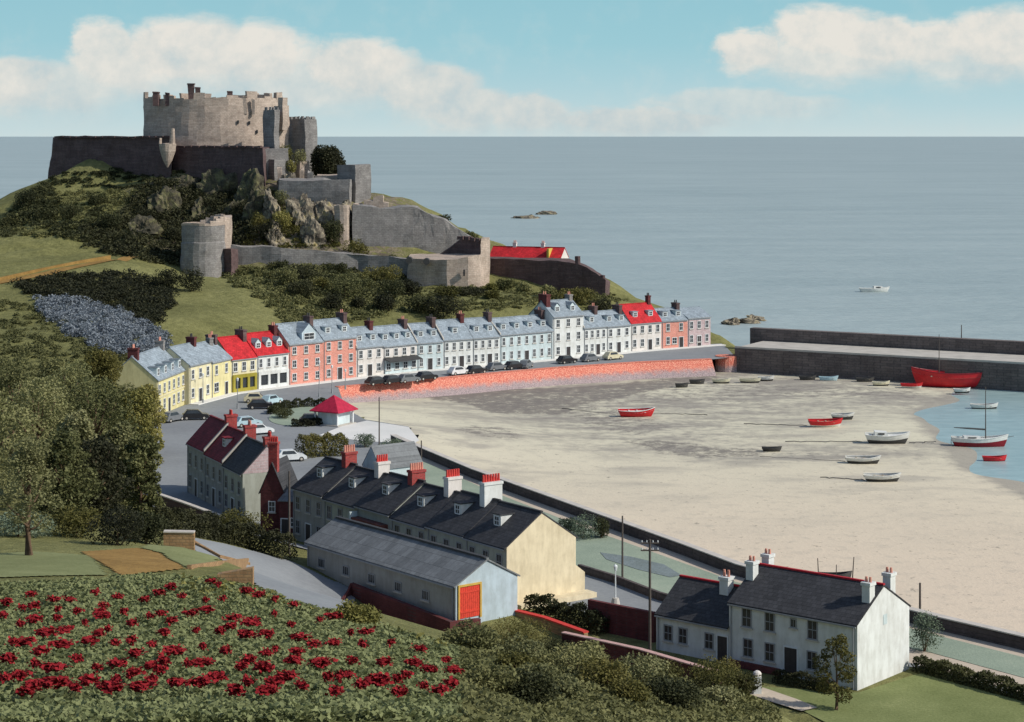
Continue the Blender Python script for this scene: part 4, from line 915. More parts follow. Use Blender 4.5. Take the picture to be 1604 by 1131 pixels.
# pointed corner turret
c0 = PX(262, 502); b = MB(); rg = []
for z, r_ in ((ZZ(262, 502), .15), (ZZ(250, 502), 1.1), (ZZ(236, 502), 1.9), (ZZ(225, 502), 2.2)): rg.append([(x, y, z) for x, y in ell(c0[0], c0[1], r_, r_, 16)])
b.loft(rg); b.prism(ell(c0[0] + 1.2, c0[1], .75, .75, 10), ZZ(226, 502), ZZ(201, 502), top=ell(c0[0] + 1.2, c0[1], .6, .6, 10)); b.prism(ell(c0[0] - 1.9, c0[1], .35, .5, 8), ZZ(226, 502), ZZ(217, 502)); cbuild(b, 'turret', GRANP)
# round keep
kx, ky = PX(334, 532); foot = ell(kx, ky, 18.9, 15, 56); b = MB(); b.prism(foot, 30, ZZ(156, 518), top=ell(kx, ky, 18.5, 14.7, 56)); cbuild(b, 'keep', GRANP, smooth=False)
b = MB(); top = ell(kx, ky, 18.5, 14.7, 40); rr = random.Random(5)
for i in range(40):
    a, c = top[i], top[(i + 1) % 40]; ia = (kx + (a[0] - kx) * .95, ky + (a[1] - ky) * .95); ic = (kx + (c[0] - kx) * .95, ky + (c[1] - ky) * .95)
    h_ = .9 + rr.choice((-.7, -.3, 0, 0, .3, .9, 1.3)); 
    if 30 < i < 37 and i % 2: h_ = .4
    b.prism([a, c, ic, ia], ZZ(156, 518) - .05, ZZ(156, 518) + h_)
cbuild(b, 'keep_parapet', GRANP)
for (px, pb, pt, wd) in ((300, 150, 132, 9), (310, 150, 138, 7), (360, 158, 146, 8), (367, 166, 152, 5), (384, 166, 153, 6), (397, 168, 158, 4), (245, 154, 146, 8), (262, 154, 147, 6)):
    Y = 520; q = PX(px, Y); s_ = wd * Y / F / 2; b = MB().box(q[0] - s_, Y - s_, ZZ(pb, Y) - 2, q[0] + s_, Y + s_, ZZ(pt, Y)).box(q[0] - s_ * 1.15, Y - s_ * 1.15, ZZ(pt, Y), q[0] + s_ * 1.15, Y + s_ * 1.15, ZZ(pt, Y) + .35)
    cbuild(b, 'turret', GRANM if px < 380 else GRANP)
def tower(px0, pxm, px1, top, bot, Y, mat, name='tower', cr=True, deep=1.1):
    """square tower: left face px0-pxm turned from the sun, right face pxm-px1 towards it"""
    A = Vector(PX(pxm, Y)); Bq = Vector(PX(px1, Y + (px1 - pxm) * Y / F * .75)); Cq = Vector(PX(px0, Y + (pxm - px0) * Y / F * deep)); Dq = Bq + Cq - A
    foot = [A[:], Bq[:], Dq[:], Cq[:]]; b = MB().prism([tuple(p) for p in foot], ZZ(bot, Y) - 4, ZZ(top, Y))
    if cr: crenels(b, [tuple(p) for p in foot], ZZ(top, Y), .9, .8, .7, .4)
    return cbuild(b, name, mat)
tower(412, 430, 438, 172, 245, 508, GRANITE); tower(428, 433, 452, 166, 250, 512, GRANP, cr=False); tower(435, 443, 451, 153, 180, 511, GRANP, cr=False)
tower(450, 478, 496, 187, 275, 512, GRANITE); tower(420, 430, 446, 250, 310, 494, GRANITE, cr=False); tower(444, 448, 462, 252, 290, 500, GRANITE, cr=False); tower(460, 470, 485, 252, 290, 502, GRANP, cr=False)
b = MB(); ragged(b, [PX(404, 495), PX(452, 497), PX(452, 506), PX(410, 506)], 28, ZZ(232, 500), .5, 3); cbuild(b, 'wall', GRANITE)
for k_, (px, py, Yf, wpx, hpx) in enumerate(((372, 191, 517.3, 2.2, 5), (389, 192, 517.7, 2.2, 5), (401, 206, 519, 2, 5))):
    q = PX(px, Yf); kk = ky - 15 * math.sqrt(max(0, 1 - ((q[0] - kx) / 18.9) ** 2)); sc_ = Yf / F
    cbuild(MB().box(q[0] - wpx * sc_ / 2, kk - .25, ZZ(py + hpx / 2, Yf), q[0] + wpx * sc_ / 2, kk + 1.2, ZZ(py - hpx / 2, Yf)), 'slit', IRON)
for (px, pt, Y, wd, mt) in ((498, 236, 506, 7, GRANP), (486, 268, 498, 8, GRANITE), (474, 262, 500, 6, GRANP), (438, 262, 490, 7, GRANP), (508, 280, 492, 8, GRANITE)):
    q = PX(px, Y); h_ = wd * Y / F / 2; b = MB(); ragged(b, [(q[0] - h_, Y - h_), (q[0] + h_, Y - h_), (q[0] + h_, Y + h_), (q[0] - h_, Y + h_)], 27, ZZ(pt, Y), .7, px); cbuild(b, 'buttress', mt)
# middle ward wall and square tower
b = MB(); ragged(b, [PX(436, 480), PX(548, 478), PX(552, 488), PX(436, 488)], 24, ZZ(281, 480), .35, 4); cbuild(b, 'ward_wall', GRANITE)
b = MB(); ragged(b, [PX(495, 492), PX(530, 490), PX(532, 500), PX(497, 500)], 24, ZZ(274, 492), .3, 9); cbuild(b, 'ward_wall', GRANP)
tower(527, 556, 581, 258, 325, 484, GRANITE, cr=False)
# outer wall falling to the right, small lit tower
b = MB(); zt = lambda q: float(np.interp(q.x * F / q.y + HX, [550, 600, 650, 665, 700, 740], [ZZ(320, 466), ZZ(325, 466), ZZ(322, 466), ZZ(332, 466), ZZ(345, 466), ZZ(374, 466)]))
ragged(b, [PX(552, 463), PX(742, 466), PX(742, 472), PX(552, 469)], 12, zt, .35, 6); cbuild(b, 'outer_wall', GRANITE)
b = MB(); c0 = PX(536, 464); b.prism(ell(c0[0], c0[1], 1.9, 1.9, 14), 16, ZZ(321, 464)); cbuild(b, 'tower', GRANP)
for (px, py) in ((578, 312), (592, 306), (600, 316), (560, 318)):
    Y = 474; q = PX(px, Y); b = MB(); ragged(b, [(q[0] - 1.2, Y - .6), (q[0] + 1.2, Y - .6), (q[0] + 1.2, Y + .6), (q[0] - 1.2, Y + .6)], 22, ZZ(py, Y), .5, px); cbuild(b, 'ruined_wall', GRANP)
# round flanking tower and low curtain
rt = thing('round_tower', 'round grey flanking tower with flared rim at the foot of the castle rock', 'tower', D(318, 435, 447))
c0 = PX(318, 447); b = MB(); rg = []
for z, r_ in ((10, 5.4), (ZZ(380, 447), 4.9), (ZZ(378, 447), 4.7), (ZZ(352, 447), 4.9)): rg.append([(x, y, z) for x, y in ell(c0[0], c0[1], r_, r_, 24)])
b.loft(rg); cbuild(b, 'tower_wall', GRANITE, rt)
b = MB(); tp = ell(c0[0], c0[1], 4.95, 4.95, 24); 
for i in range(24):
    a, c = tp[i], tp[(i + 1) % 24]; f_ = lambda p: (c0[0] + (p[0] - c0[0]) * .86, c0[1] + (p[1] - c0[1]) * .86)
    b.prism([a, c, f_(c), f_(a)], ZZ(352, 447) - .03, ZZ(352, 447) + .5 + 2.0 * max(0, math.cos(6.28 * (i - 1) / 24)))
cbuild(b, 'parapet', GRANP, rt)
b = MB(); ragged(b, [PX(336, 446), PX(362, 450), PX(362, 456), PX(336, 453)], 12, ZZ(338, 450), .3, 8); cbuild(b, 'back_wall', GRANP, rt)
cw = thing('curtain_wall', 'low grey granite curtain wall along the foot of the castle', 'castle wall', D(480, 410, 452))
b = MB(); zt = lambda q: float(np.interp(q.x * F / q.y + HX, [340, 430, 520, 580, 640], [ZZ(384, 450), ZZ(387, 450), ZZ(394, 450), ZZ(401, 450), ZZ(404, 450)]))
ragged(b, [PX(350, 450), PX(440, 449), PX(560, 451), PX(642, 448), PX(642, 452), PX(560, 455), PX(440, 453), PX(350, 454)], 8, zt, .25, 2); cbuild(b, 'wall', GRANITE, cw)
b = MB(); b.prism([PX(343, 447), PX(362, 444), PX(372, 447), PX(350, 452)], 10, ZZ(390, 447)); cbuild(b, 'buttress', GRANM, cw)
b = MB(); ragged(b, [PX(425, 462), PX(446, 460), PX(448, 465), PX(427, 466)], 14, ZZ(366, 462), .3, 5); cbuild(b, 'ruined_wall', GRANP, cw)
bs = thing('gate_bastion', 'sunlit curved stone bastion with dark crenellated inner wall', 'bastion', D(700, 440, 445))
b = MB(); arc = [PX(636, 446), PX(665, 443), PX(700, 441), PX(735, 441), PX(754, 443), PX(762, 450), PX(760, 462), PX(640, 462)]
ztb = lambda q: float(np.interp(q.x * F / q.y + HX, [636, 690, 700, 762], [ZZ(404, 444), ZZ(406, 444), ZZ(405, 444), ZZ(398, 444)])); ragged(b, arc, 8, ztb, .12, 3, .5); cbuild(b, 'wall', GRANP, bs)
b = MB(); zt = lambda q: float(np.interp(q.x * F / q.y + HX, [690, 715, 722, 760], [ZZ(402, 452), ZZ(381, 452), ZZ(376, 452), ZZ(373, 452)]))
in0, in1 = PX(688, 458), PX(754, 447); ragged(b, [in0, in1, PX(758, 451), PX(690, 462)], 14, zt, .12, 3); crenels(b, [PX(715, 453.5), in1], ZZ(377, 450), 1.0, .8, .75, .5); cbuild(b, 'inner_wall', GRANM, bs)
b = MB(); b.prism([PX(753, 446.5), PX(767, 449), PX(767, 454), PX(755, 453)], 12, ZZ(373, 449)); cbuild(b, 'pier', GRANP, bs)
for px, py in ((641, 407), (668, 409)):
    b = MB(); q = PX(px, 441.5); b.cyl((q[0], 440.5, ZZ(py, 443)), (q[0], 443.5, ZZ(py, 443)), .75, n=10); cbuild(b, 'gun_port', IRON, bs)
b = MB(); q = PX(727, 440.6); b.box(q[0] - .2, 440.2, ZZ(432, 441), q[0] + .2, 440.9, ZZ(422, 441)); cbuild(b, 'slit', IRON, bs)
# barrack with long red roof, shaded outer wall under it
P0 = Vector((*PX(766, 464), ZZ(409, 460) - 1)); t = thing('barrack_building', 'long low red roofed building on top of the castle outwork', 'building', P0, math.radians(-18))
gable_house(t, 17.5, 6.5, 1.6, 3.9, OFFWHITE, REDROOF, over=.2, z0=-3)
for x in (5.3, 12.2): add_chimney(t, x, 3.4, 3, 5.0, .8, .8, OFFWHITE, 2, POTP)
MB().box(14.2, -.2, 1.7, 14.7, 3.2, 3.9).build('yellow_rib', plain('yellow_rib_paint', (.55, .42, .08), .8), t)
for x in (2, 4.5, 8, 10, 15.5): add_window(t, x, 0, .3, .8, .9)
ow = thing('outwork_wall', 'dark maroon outwork wall stepping down towards the sea', 'castle wall', D(850, 455, 452))
b = MB(); zt = lambda q: float(np.interp(q.x * F / q.y + HX, [762, 880, 905, 946, 952], [ZZ(406, 452), ZZ(407, 448), ZZ(411, 447), ZZ(432, 446), ZZ(440, 446)]))
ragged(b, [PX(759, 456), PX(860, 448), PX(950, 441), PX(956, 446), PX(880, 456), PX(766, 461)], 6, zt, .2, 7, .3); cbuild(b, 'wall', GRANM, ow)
b = MB(); q = PX(905, 446); b.prism(ell(q[0], q[1], .6, .6, 8), 14, ZZ(401, 446)); b.prism(ell(*PX(944, 443), .5, .5, 8), 10, ZZ(430, 443)); cbuild(b, 'turret', GRANM, ow)

# ------------------------------------------------------------------ foliage
def leaf_quads(C, size, rnd, up=.35, asp=1.0):
    """one bent-free leaf quad at each centre"""
    n = len(C); nrm = rnd.normal(size=(n, 3)); nrm[:, 2] = np.abs(nrm[:, 2]) + up; nrm /= np.linalg.norm(nrm, axis=1)[:, None]
    t = np.cross(nrm, rnd.normal(size=(n, 3))); t /= np.linalg.norm(t, axis=1)[:, None] + 1e-9; b = np.cross(nrm, t)
    s_ = (size * (0.6 + .8 * rnd.rand(n)))[:, None] * .5
    V = np.stack([C - t * s_, C - b * s_ * .62 * asp, C + t * s_, C + b * s_ * .62 * asp], 1).reshape(-1, 3)
    return V, np.arange(n * 4).reshape(-1, 4)
def blob_points(blobs, n, rnd, shell=.55):
    vol = np.array([b[3] * b[4] * b[5] for b in blobs]) ** .75; k = rnd.choice(len(blobs), n, p=vol / vol.sum())
    B = np.array(blobs)[k]; d = rnd.normal(size=(n, 3)); d /= np.linalg.norm(d, axis=1)[:, None]
    r_ = (shell + (1 - shell) * rnd.rand(n)) ** .8 * (.86 + .28 * rnd.rand(n))
    return B[:, :3] + d * B[:, 3:6] * r_[:, None]
def crown_mesh(name, blobs, n, size, mat, seed=0):
    rnd = np.random.RandomState(seed); C = blob_points(blobs, n, rnd); V, q = leaf_quads(C, np.full(n, size), rnd); return np_mesh(name, V, q, mat)
def tree(name, label, base, H_, W_, mat, seed=0, n=5200, leaf=.42, cat='tree', group=None, trunk_h=.3, nb=16, lean=0, squash=1.0, trunk_r=None, crown_lo=None, cone=False):
    rr = random.Random(seed); base = Vector(base); t = thing(name, label, cat, base, 0, group)
    blobs = []; lo = H_ * (crown_lo if crown_lo is not None else trunk_h)
    for i in range(nb):
        f = (i + .5) / nb; z = lo + (H_ - lo) * (f ** .85); env = (1.12 - f) * (.55 + .45 * min(1, f * 4)) if cone else math.sin(math.pi * min(.97, .16 + .80 * f)) ** .7
        a = i * 2.4 + rr.uniform(-.5, .5); rad = W_ * .5 * env * rr.uniform(.35, .82); s_ = W_ * rr.uniform(.11, .21)
        blobs.append((math.cos(a) * rad + lean * f, math.sin(a) * rad * squash, z - s_ * .3, s_, s_ * squash, s_ * rr.uniform(.65, 1.0)))
    tr = trunk_r or H_ * .022 + .08; b = MB()
    b.tube([(0, 0, -.8), (0, 0, 0), (rr.uniform(-.2, .2), 0, lo), (lean * .5, 0, H_ * .62), (lean * .8, 0, H_ * .86)], [tr * 1.5, tr * 1.15, tr * .85, tr * .45, tr * .12])
    for i in range(0, nb, 2):
        q = Vector(blobs[i][:3]); s0 = Vector((0, 0, max(lo * .75, q.z * .62))); b.tube([s0, s0.lerp(q, .55) + Vector((0, 0, -.2)), q], [tr * .42, tr * .26, tr * .08], 5)
    b.build('trunk', BARK, t, smooth=True)
    link_mesh('crown', crown_mesh('crown', blobs, n, leaf, mat, seed), t); return t
def bush(name, label, base, w_, h_, mat, seed=0, n=900, leaf=.3, d=None, cat='bush', group=None, nb=7):
    rr = random.Random(seed); d = d or w_; blobs = []
    for i in range(nb):
        a = i * 2.4; k = rr.uniform(.2, .62); s_ = rr.uniform(.28, .45)
        blobs.append((math.cos(a) * w_ * .5 * k, math.sin(a) * d * .5 * k, h_ * rr.uniform(.35, .62), w_ * s_ * .7, d * s_ * .7, h_ * rr.uniform(.32, .45)))
    t = thing(name, label, cat, base, rr.uniform(0, 0.1), group)
    b = MB()
    for i in range(3): q = Vector(blobs[i][:3]); b.tube([(0, 0, -.3), q * .5, q], [.07, .05, .02], 5)
    b.build('stem', BARK, t); link_mesh('foliage', crown_mesh('foliage', blobs, n, leaf, mat, seed), t); return t
def hedge(name, label, pts, w_, h_, mat, seed=0, dens=110, leaf=.24, cat='hedge'):
    rnd = np.random.RandomState(seed); P = [Vector(p) for p in pts]; C = []
    for i in range(len(P) - 1):
        a, b = P[i], P[i + 1]; L = (b - a).length; d = (b - a).normalized(); nn = Vector((-d.y, d.x, 0)).normalized(); n = int(L * (w_ + h_ * 2) * dens)
        tt = rnd.rand(n); u = rnd.rand(n) * 2 - 1; v = rnd.rand(n); edge = rnd.rand(n) < .75
        side = rnd.rand(n) < .6; u = np.where(edge & side, np.sign(u) * (.8 + .25 * rnd.rand(n)), u); v = np.where(edge & ~side, .85 + .25 * rnd.rand(n), v)
        bulge = 1 + .12 * np.sin(tt * L * 1.3 + seed) + .12 * np.sin(tt * L * 3.1)
        base = np.array(a)[None] + tt[:, None] * np.array(b - a)[None]
        C.append(base + np.array(nn)[None] * (u * w_ / 2 * (1 - .25 * v))[:, None] + np.c_[np.zeros(n), np.zeros(n), v * h_ * bulge])
    C = np.concatenate(C); V, q = leaf_quads(C, np.full(len(C), leaf), rnd); return tag(link_mesh(name, np_mesh(name, V, q, mat)), label, cat)
def scrub(name, label, px_poly, n, mat, size=(1.2, 2.6), leaves=60, leaf=.5, y0=300, seed=0, hgt=.7, y1=640.):
    """ground cover growing where the slope in this part of the picture really is"""
    rnd = np.random.RandomState(seed); xs = [p[0] for p in px_poly]; ys = [p[1] for p in px_poly]
    px = rnd.uniform(min(xs), max(xs), n * 3); py = rnd.uniform(min(ys), max(ys), n * 3); k = inpoly(px, py, px_poly); px, py = px[k][:n], py[k][:n]
    P, ok = hits(px, py, y0, y1); P = P[ok]; m = len(P); s_ = rnd.uniform(*size, m)
    d = rnd.normal(size=(m, leaves, 3)); d /= np.linalg.norm(d, axis=2)[..., None]; d[..., 2] = np.abs(d[..., 2])
    C = (P[:, None] + d * (s_[:, None, None] * np.array([.5, .5, hgt * .8])) * (.7 + .4 * rnd.rand(m, leaves, 1))).reshape(-1, 3)
    V, q = leaf_quads(C, np.full(len(C), leaf), rnd, .5); o = link_mesh(name, np_mesh(name, V, q, mat)); return tag(o, label, 'plants', kind='stuff')
# ---- castle hillside
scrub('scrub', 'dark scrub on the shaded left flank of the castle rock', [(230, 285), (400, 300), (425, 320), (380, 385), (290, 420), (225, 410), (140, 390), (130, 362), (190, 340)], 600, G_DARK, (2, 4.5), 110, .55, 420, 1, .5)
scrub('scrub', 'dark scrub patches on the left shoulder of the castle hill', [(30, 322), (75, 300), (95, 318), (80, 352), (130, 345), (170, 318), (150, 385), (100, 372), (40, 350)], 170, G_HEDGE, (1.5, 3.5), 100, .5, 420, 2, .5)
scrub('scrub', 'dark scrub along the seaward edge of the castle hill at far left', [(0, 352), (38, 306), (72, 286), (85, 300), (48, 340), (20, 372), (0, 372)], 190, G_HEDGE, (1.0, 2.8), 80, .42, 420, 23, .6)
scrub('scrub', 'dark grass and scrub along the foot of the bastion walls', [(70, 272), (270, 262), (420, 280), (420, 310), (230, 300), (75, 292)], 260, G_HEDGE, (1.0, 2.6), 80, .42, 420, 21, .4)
scrub('scrub', 'lighter tufts scattered over the left flank of the castle rock', [(20, 335), (80, 300), (220, 300), (240, 340), (140, 380), (30, 370)], 420, G_SCRUB, (.8, 2.4), 80, .4, 420, 22, .5)
scrub('scrub', 'yellow green tufts on the rock below the castle towers', [(380, 310), (440, 300), (560, 345), (580, 390), (500, 388), (380, 392)], 300, G_OLIVE, (1.0, 2.6), 80, .4, 440, 3, .5)
scrub('ivy', 'light green ivy on the ruined walls right of the keep', [(432, 225), (478, 225), (480, 255), (430, 255)], 0 + 40, G_WILLOW, (1.2, 2.4), 60, .5, 440, 4, .8)
scrub('scrub', 'dark thicket above the blue grey bushes', [(25, 445), (100, 432), (200, 428), (270, 452), (270, 478), (240, 515), (200, 492), (100, 470), (40, 462)], 420, G_DARK, (1.6, 3.6), 100, .45, 330, 5, .5)
scrub('scrub', 'blue grey bushes on the slope above the left houses', [(40, 468), (120, 470), (200, 492), (262, 528), (260, 550), (180, 560), (100, 520)], 380, G_BLUE, (1.6, 3.0), 130, .4, 320, 6, .6)
scrub('scrub', 'rough green scrub on the slope behind the waterfront row', [(330, 425), (440, 415), (640, 425), (640, 490), (460, 520), (420, 480)], 620, G_SCRUB, (1.0, 2.8), 80, .42, 360, 7, .5)
scrub('scrub', 'dark bushes below the curtain wall', [(405, 435), (470, 420), (640, 405), (650, 440), (560, 470), (480, 470)], 170, G_HEDGE, (1.5, 3.2), 100, .42, 370, 8, .5)
scrub('scrub', 'light green tussocks below the gate bastion', [(640, 452), (760, 450), (960, 462), (990, 472), (880, 480), (660, 492)], 420, G_SCRUB, (.8, 2.0), 70, .36, 390, 9, .4)
scrub('scrub', 'loose green brush over the lower left slope', [(0, 470), (60, 480), (120, 530), (230, 570), (200, 600), (0, 600)], 380, G_SCRUB, (.8, 2.0), 70, .34, 260, 10, .5)
for i, (px, py, Y, w_, h_, m, lab) in enumerate(((690, 488, 392, 9, 5.2, G_DARK, 'dark round thicket behind the roofs below the bastion'), (735, 470, 415, 9, 2.2, G_DARK, 'low dark shrub right of the round thicket'),
        (512, 292, 505, 9.5, 10.5, G_DARK, 'dark tree mass right of the ruined keep towers'), (790, 448, 440, 5, 3.2, G_SCRUB, 'light green bush at the foot of the outwork wall'),
        (770, 452, 436, 3, 2.0, G_WILLOW, 'small bright bush beside the gate bastion'), (905, 478, 415, 9, 3.5, G_OLIVE, 'olive bush behind the tall quay house'), (940, 486, 412, 6, 3.6, G_DARK, 'dark bush behind the red roofed quay house'),
        (600, 440, 428, 9, 4.5, G_OLIVE, 'broad olive bush against the curtain wall'), (470, 440, 422, 12, 4.2, G_DARK, 'dark spreading bush below the curtain wall'), (440, 400, 446, 4, 3.4, G_HEDGE, 'small dark bush in front of the curtain wall'),
        (560, 380, 456, 7, 5, G_OLIVE, 'yellow green bush at the foot of the outer wall'), (440, 350, 462, 7, 5, G_WILLOW, 'pale yellow bush on the castle rock'), (405, 365, 460, 5, 5, G_OLIVE, 'brownish bush on the rock beside the gully'), (520, 370, 460, 6, 6, G_HEDGE, 'dark bush in the cleft under the lit tower'))):
    p = hit(px, py, 330); bush('bush', lab, D(px, py, Y) if py < 300 else Vector((D(px, py, Y).x, Y, height(D(px, py, Y).x, Y) - .2)), w_, h_, m, 20 + i, int(900 + w_ * 190) * (6 if px == 512 else 1), .36 if px != 512 else .55)
HS = [(470, 470, 400), (505, 455, 410), (540, 470, 405), (575, 455, 418), (610, 475, 405), (640, 465, 415), (560, 485, 396), (700, 470, 410), (450, 455, 412), (425, 440, 425), (655, 495, 394), (600, 490, 394), (520, 490, 392), (770, 478, 408), (820, 470, 420), (860, 480, 415), (300, 470, 400), (260, 460, 402), (40, 330, 498), (110, 345, 480), (150, 320, 490), (170, 365, 468), (90, 375, 465), (230, 330, 482), (270, 370, 468), (330, 325, 485), (380, 350, 475), (480, 425, 440), (530, 430, 436), (590, 425, 440), (420, 380, 457), (640, 385, 470), (700, 385, 470), (735, 362, 480), (690, 350, 486)]
for i, (px, py, Y) in enumerate(HS):
    x = (px - HX) / F * Y; m = (G_DARK, G_HEDGE, G_SCRUB, G_OLIVE)[(i * 7 + i // 3) % 4] if px > 200 and not 225 < px < 400 else (G_HEDGE if px < 200 else G_DARK)
    rr_ = random.Random(900 + i); w_ = rr_.uniform(3.5, 7.5)
    bush('hillside_bush', 'rounded wild shrub on the slopes below the castle', (x, Y, float(height(x, Y)) - .3), w_, w_ * rr_.uniform(.5, .85), m, 700 + i, int(w_ * 330), .36, group='wild shrubs on the castle slopes')
# rocks on the castle slope
rockm = material('lichen_rock', lambda g: (g.put(g.b.inputs['Base Color'], g.ramp(g.noise(g.pos, .5, 8, .7), [(.36, (.06, .05, .04)), (.48, (.17, .145, .11)), (.56, (.30, .26, .19)), (.64, (.36, .29, .14))])), bump(g, g.noise(g.pos, 1.3, 8, .7), .9, .4)))
def boulder(name, label, c, rx, ry, rz_, seed, cat='rock', mat=None, parent=None):
    import bmesh
    bb = bmesh.new(); bmesh.ops.create_icosphere(bb, subdivisions=4, radius=1); rr = np.random.RandomState(seed); A = rr.normal(size=(6, 3)) * 2.2; ph = rr.rand(6) * 6
    for vtx in bb.verts:
        p = np.array(vtx.co); k = 1 + .10 * sum(math.sin(a @ p + f) for a, f in zip(A, ph)) - .16 * abs(math.sin(A[0] @ p * 1.9)) - .14 * abs(math.sin(A[1] @ p * 2.6)) + rr.uniform(-.07, .07); vtx.co = (p[0] * rx * k, p[1] * ry * k, p[2] * rz_ * k)
    m = bpy.data.meshes.new(name); bb.to_mesh(m); bb.free(); m.materials.append(mat or rockm)
    o = link_mesh(name, m, parent, c); return tag(o, label, cat) if label else o
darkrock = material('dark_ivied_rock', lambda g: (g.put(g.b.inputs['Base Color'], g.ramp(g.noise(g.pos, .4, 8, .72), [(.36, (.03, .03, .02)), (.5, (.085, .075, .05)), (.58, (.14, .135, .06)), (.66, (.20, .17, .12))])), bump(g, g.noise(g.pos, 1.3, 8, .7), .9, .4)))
for i, (px, py, Y, rx, rz_, dk, lab) in enumerate(((470, 345, 466, 4.2, 7.0, 0, 'tall grey crag below the ward wall'), (505, 345, 468, 4, 6.5, 0, 'pale crag with a dark hollow beneath the ward wall'), (430, 378, 457, 3.2, 4.6, 0, 'yellowish crag above the curtain wall'),
        (488, 372, 459, 3.2, 5, 0, 'brown crag above the middle of the curtain wall'), (400, 340, 470, 3.0, 7, 1, 'shaded crag at the edge of the gully'), (545, 352, 470, 2.8, 5.4, 0, 'grey crag under the lit turret'), (452, 302, 490, 3.4, 5, 0, 'grey crag below the twin towers'),
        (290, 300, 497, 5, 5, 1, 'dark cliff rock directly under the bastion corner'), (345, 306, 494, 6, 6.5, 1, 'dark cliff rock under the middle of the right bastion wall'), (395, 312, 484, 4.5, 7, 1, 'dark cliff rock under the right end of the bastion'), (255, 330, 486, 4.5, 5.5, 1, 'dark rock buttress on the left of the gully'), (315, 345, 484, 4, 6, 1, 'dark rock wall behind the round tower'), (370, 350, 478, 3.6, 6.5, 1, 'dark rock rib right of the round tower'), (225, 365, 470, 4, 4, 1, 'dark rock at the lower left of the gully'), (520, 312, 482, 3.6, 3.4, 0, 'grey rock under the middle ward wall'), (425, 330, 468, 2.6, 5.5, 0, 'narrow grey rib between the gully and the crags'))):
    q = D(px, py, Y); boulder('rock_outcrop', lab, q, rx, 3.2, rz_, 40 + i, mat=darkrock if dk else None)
for i, (px, py, Y, w_, lab) in enumerate(((448, 240, 503, 4.2, 'bright ivy hanging on the ruined wall right of the keep'), (468, 248, 503, 4.4, 'yellow green ivy between the right hand towers'), (456, 262, 497, 3.4, 'ivy on the low turret below the twin towers'), (440, 312, 478, 4.2, 'green creeper at the left end of the ward wall'))):
    q = D(px, py, Y); bush('ivy', lab, (q.x, q.y, q.z - w_ * .5), w_, w_ * 1.1, (G_WILLOW, G_LIGHT)[i % 2], 960 + i, 1500, .3)
for i, (px, py, rx, lab) in enumerate(((826, 342, 5, 'low dark rocks far out in the sea'), (852, 336, 4, 'flat pale rock far out beside the dark rocks'), (1165, 506, 5.5, 'rocks in the sea behind the start of the pier'), (1182, 502, 3.6, 'smaller rock right of the rocks behind the pier'), (1148, 508, 3, 'low rock left of the rocks behind the pier'))):
    q = G(px, py, -.3); sc = q.y / 600; boulder('sea_rock', lab, q, rx * sc, 4 * sc, 1.3 * sc if py < 400 else 1.6, 60 + i)
# ---- trees of the near left
TR = [(60, 765, 205, 12.5, 13, G_TREE, 'big green tree at the left edge'), (150, 772, 210, 12.5, 11, G_TREE, 'broad green tree in the middle of the left grove'), (212, 768, 215, 12.5, 6.5, G_WILLOW, 'yellow green willow at the right edge of the grove'),
      (20, 735, 235, 12, 11, G_SCRUB, 'light green tree at the far left of the grove'), (110, 715, 250, 11, 11, G_TREE, 'rounded green tree at the back of the grove'), (190, 700, 262, 9.5, 8, G_SCRUB, 'light green tree behind the willow'),
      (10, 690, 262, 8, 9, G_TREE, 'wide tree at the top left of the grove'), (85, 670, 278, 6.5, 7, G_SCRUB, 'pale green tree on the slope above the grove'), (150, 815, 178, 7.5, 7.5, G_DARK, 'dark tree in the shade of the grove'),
      (222, 812, 188, 8.5, 4.5, G_TREE, 'slim green tree beside the lane wall'), (95, 820, 170, 7.5, 7, G_TREE, 'bushy tree behind the garden'), (-40, 790, 195, 12, 12, G_TREE, 'tall tree cut by the left edge'), (160, 640, 292, 6.5, 7, G_OLIVE, 'small olive tree above the willow'),
      (228, 706, 266, 9.5, 5.5, G_WILLOW, 'yellow green tree before the gable of the tall yellow house'), (185, 790, 195, 9, 4.6, G_LIGHT, 'pale feathery tree between the willow and the dark tree'), (120, 775, 190, 10, 5, G_LIGHT, 'light green tree near the front of the grove')]
for i, (px, py, Y, H_, W_, m, lab) in enumerate(TR):
    x = (px - HX) / F * Y; tree('tree', lab, (x, Y, float(height(x, Y))), H_, W_, m, 100 + i, 9000, .30, group='trees of the left grove', crown_lo=.12, nb=30)
p = hit(45, 872, 110); tree('garden_tree', 'young tree with bare reddish trunk on the garden lawn', p, D(45, 690, p.y).z - p.z, 5.2, G_LIGHT, 77, 7500, .17, cone=True, trunk_h=.36, nb=18, trunk_r=.26, crown_lo=.30)
for i, (px, py, Y, w_, h_, m, lab) in enumerate(((185, 862, 152, 4.6, 3.4, G_DARK, 'dark bush beside the soil bed'), (120, 845, 158, 5, 2.6, G_OLIVE, 'brownish bush behind the lawn'), (230, 850, 160, 4, 3, G_HEDGE, 'hedge like bush left of the orange block wall'),
        (30, 852, 155, 5, 2.2, G_SAGE, 'grey green bush behind the young tree'), (345, 836, 200, 5, 2.2, G_HEDGE, 'round hedge bush in front of the small row'), (375, 835, 197, 6, 3.0, G_OLIVE, 'olive bush at the lane corner'), (80, 800, 185, 6, 4, G_OLIVE, 'orange tinged bush under the trees'))):
    x = (px - HX) / F * Y; bush('bush', lab, (x, Y, float(height(x, Y)) - .1), w_, h_, m, 140 + i, 3200, .2)
hl_ = [hit(p, q, 150) for p, q in ((250, 832), (330, 845), (395, 860), (455, 880))]
hedge('hedge', 'dark clipped hedge along the far side of the hill road', hl_, 2.2, 2.0, G_DARK, 3)
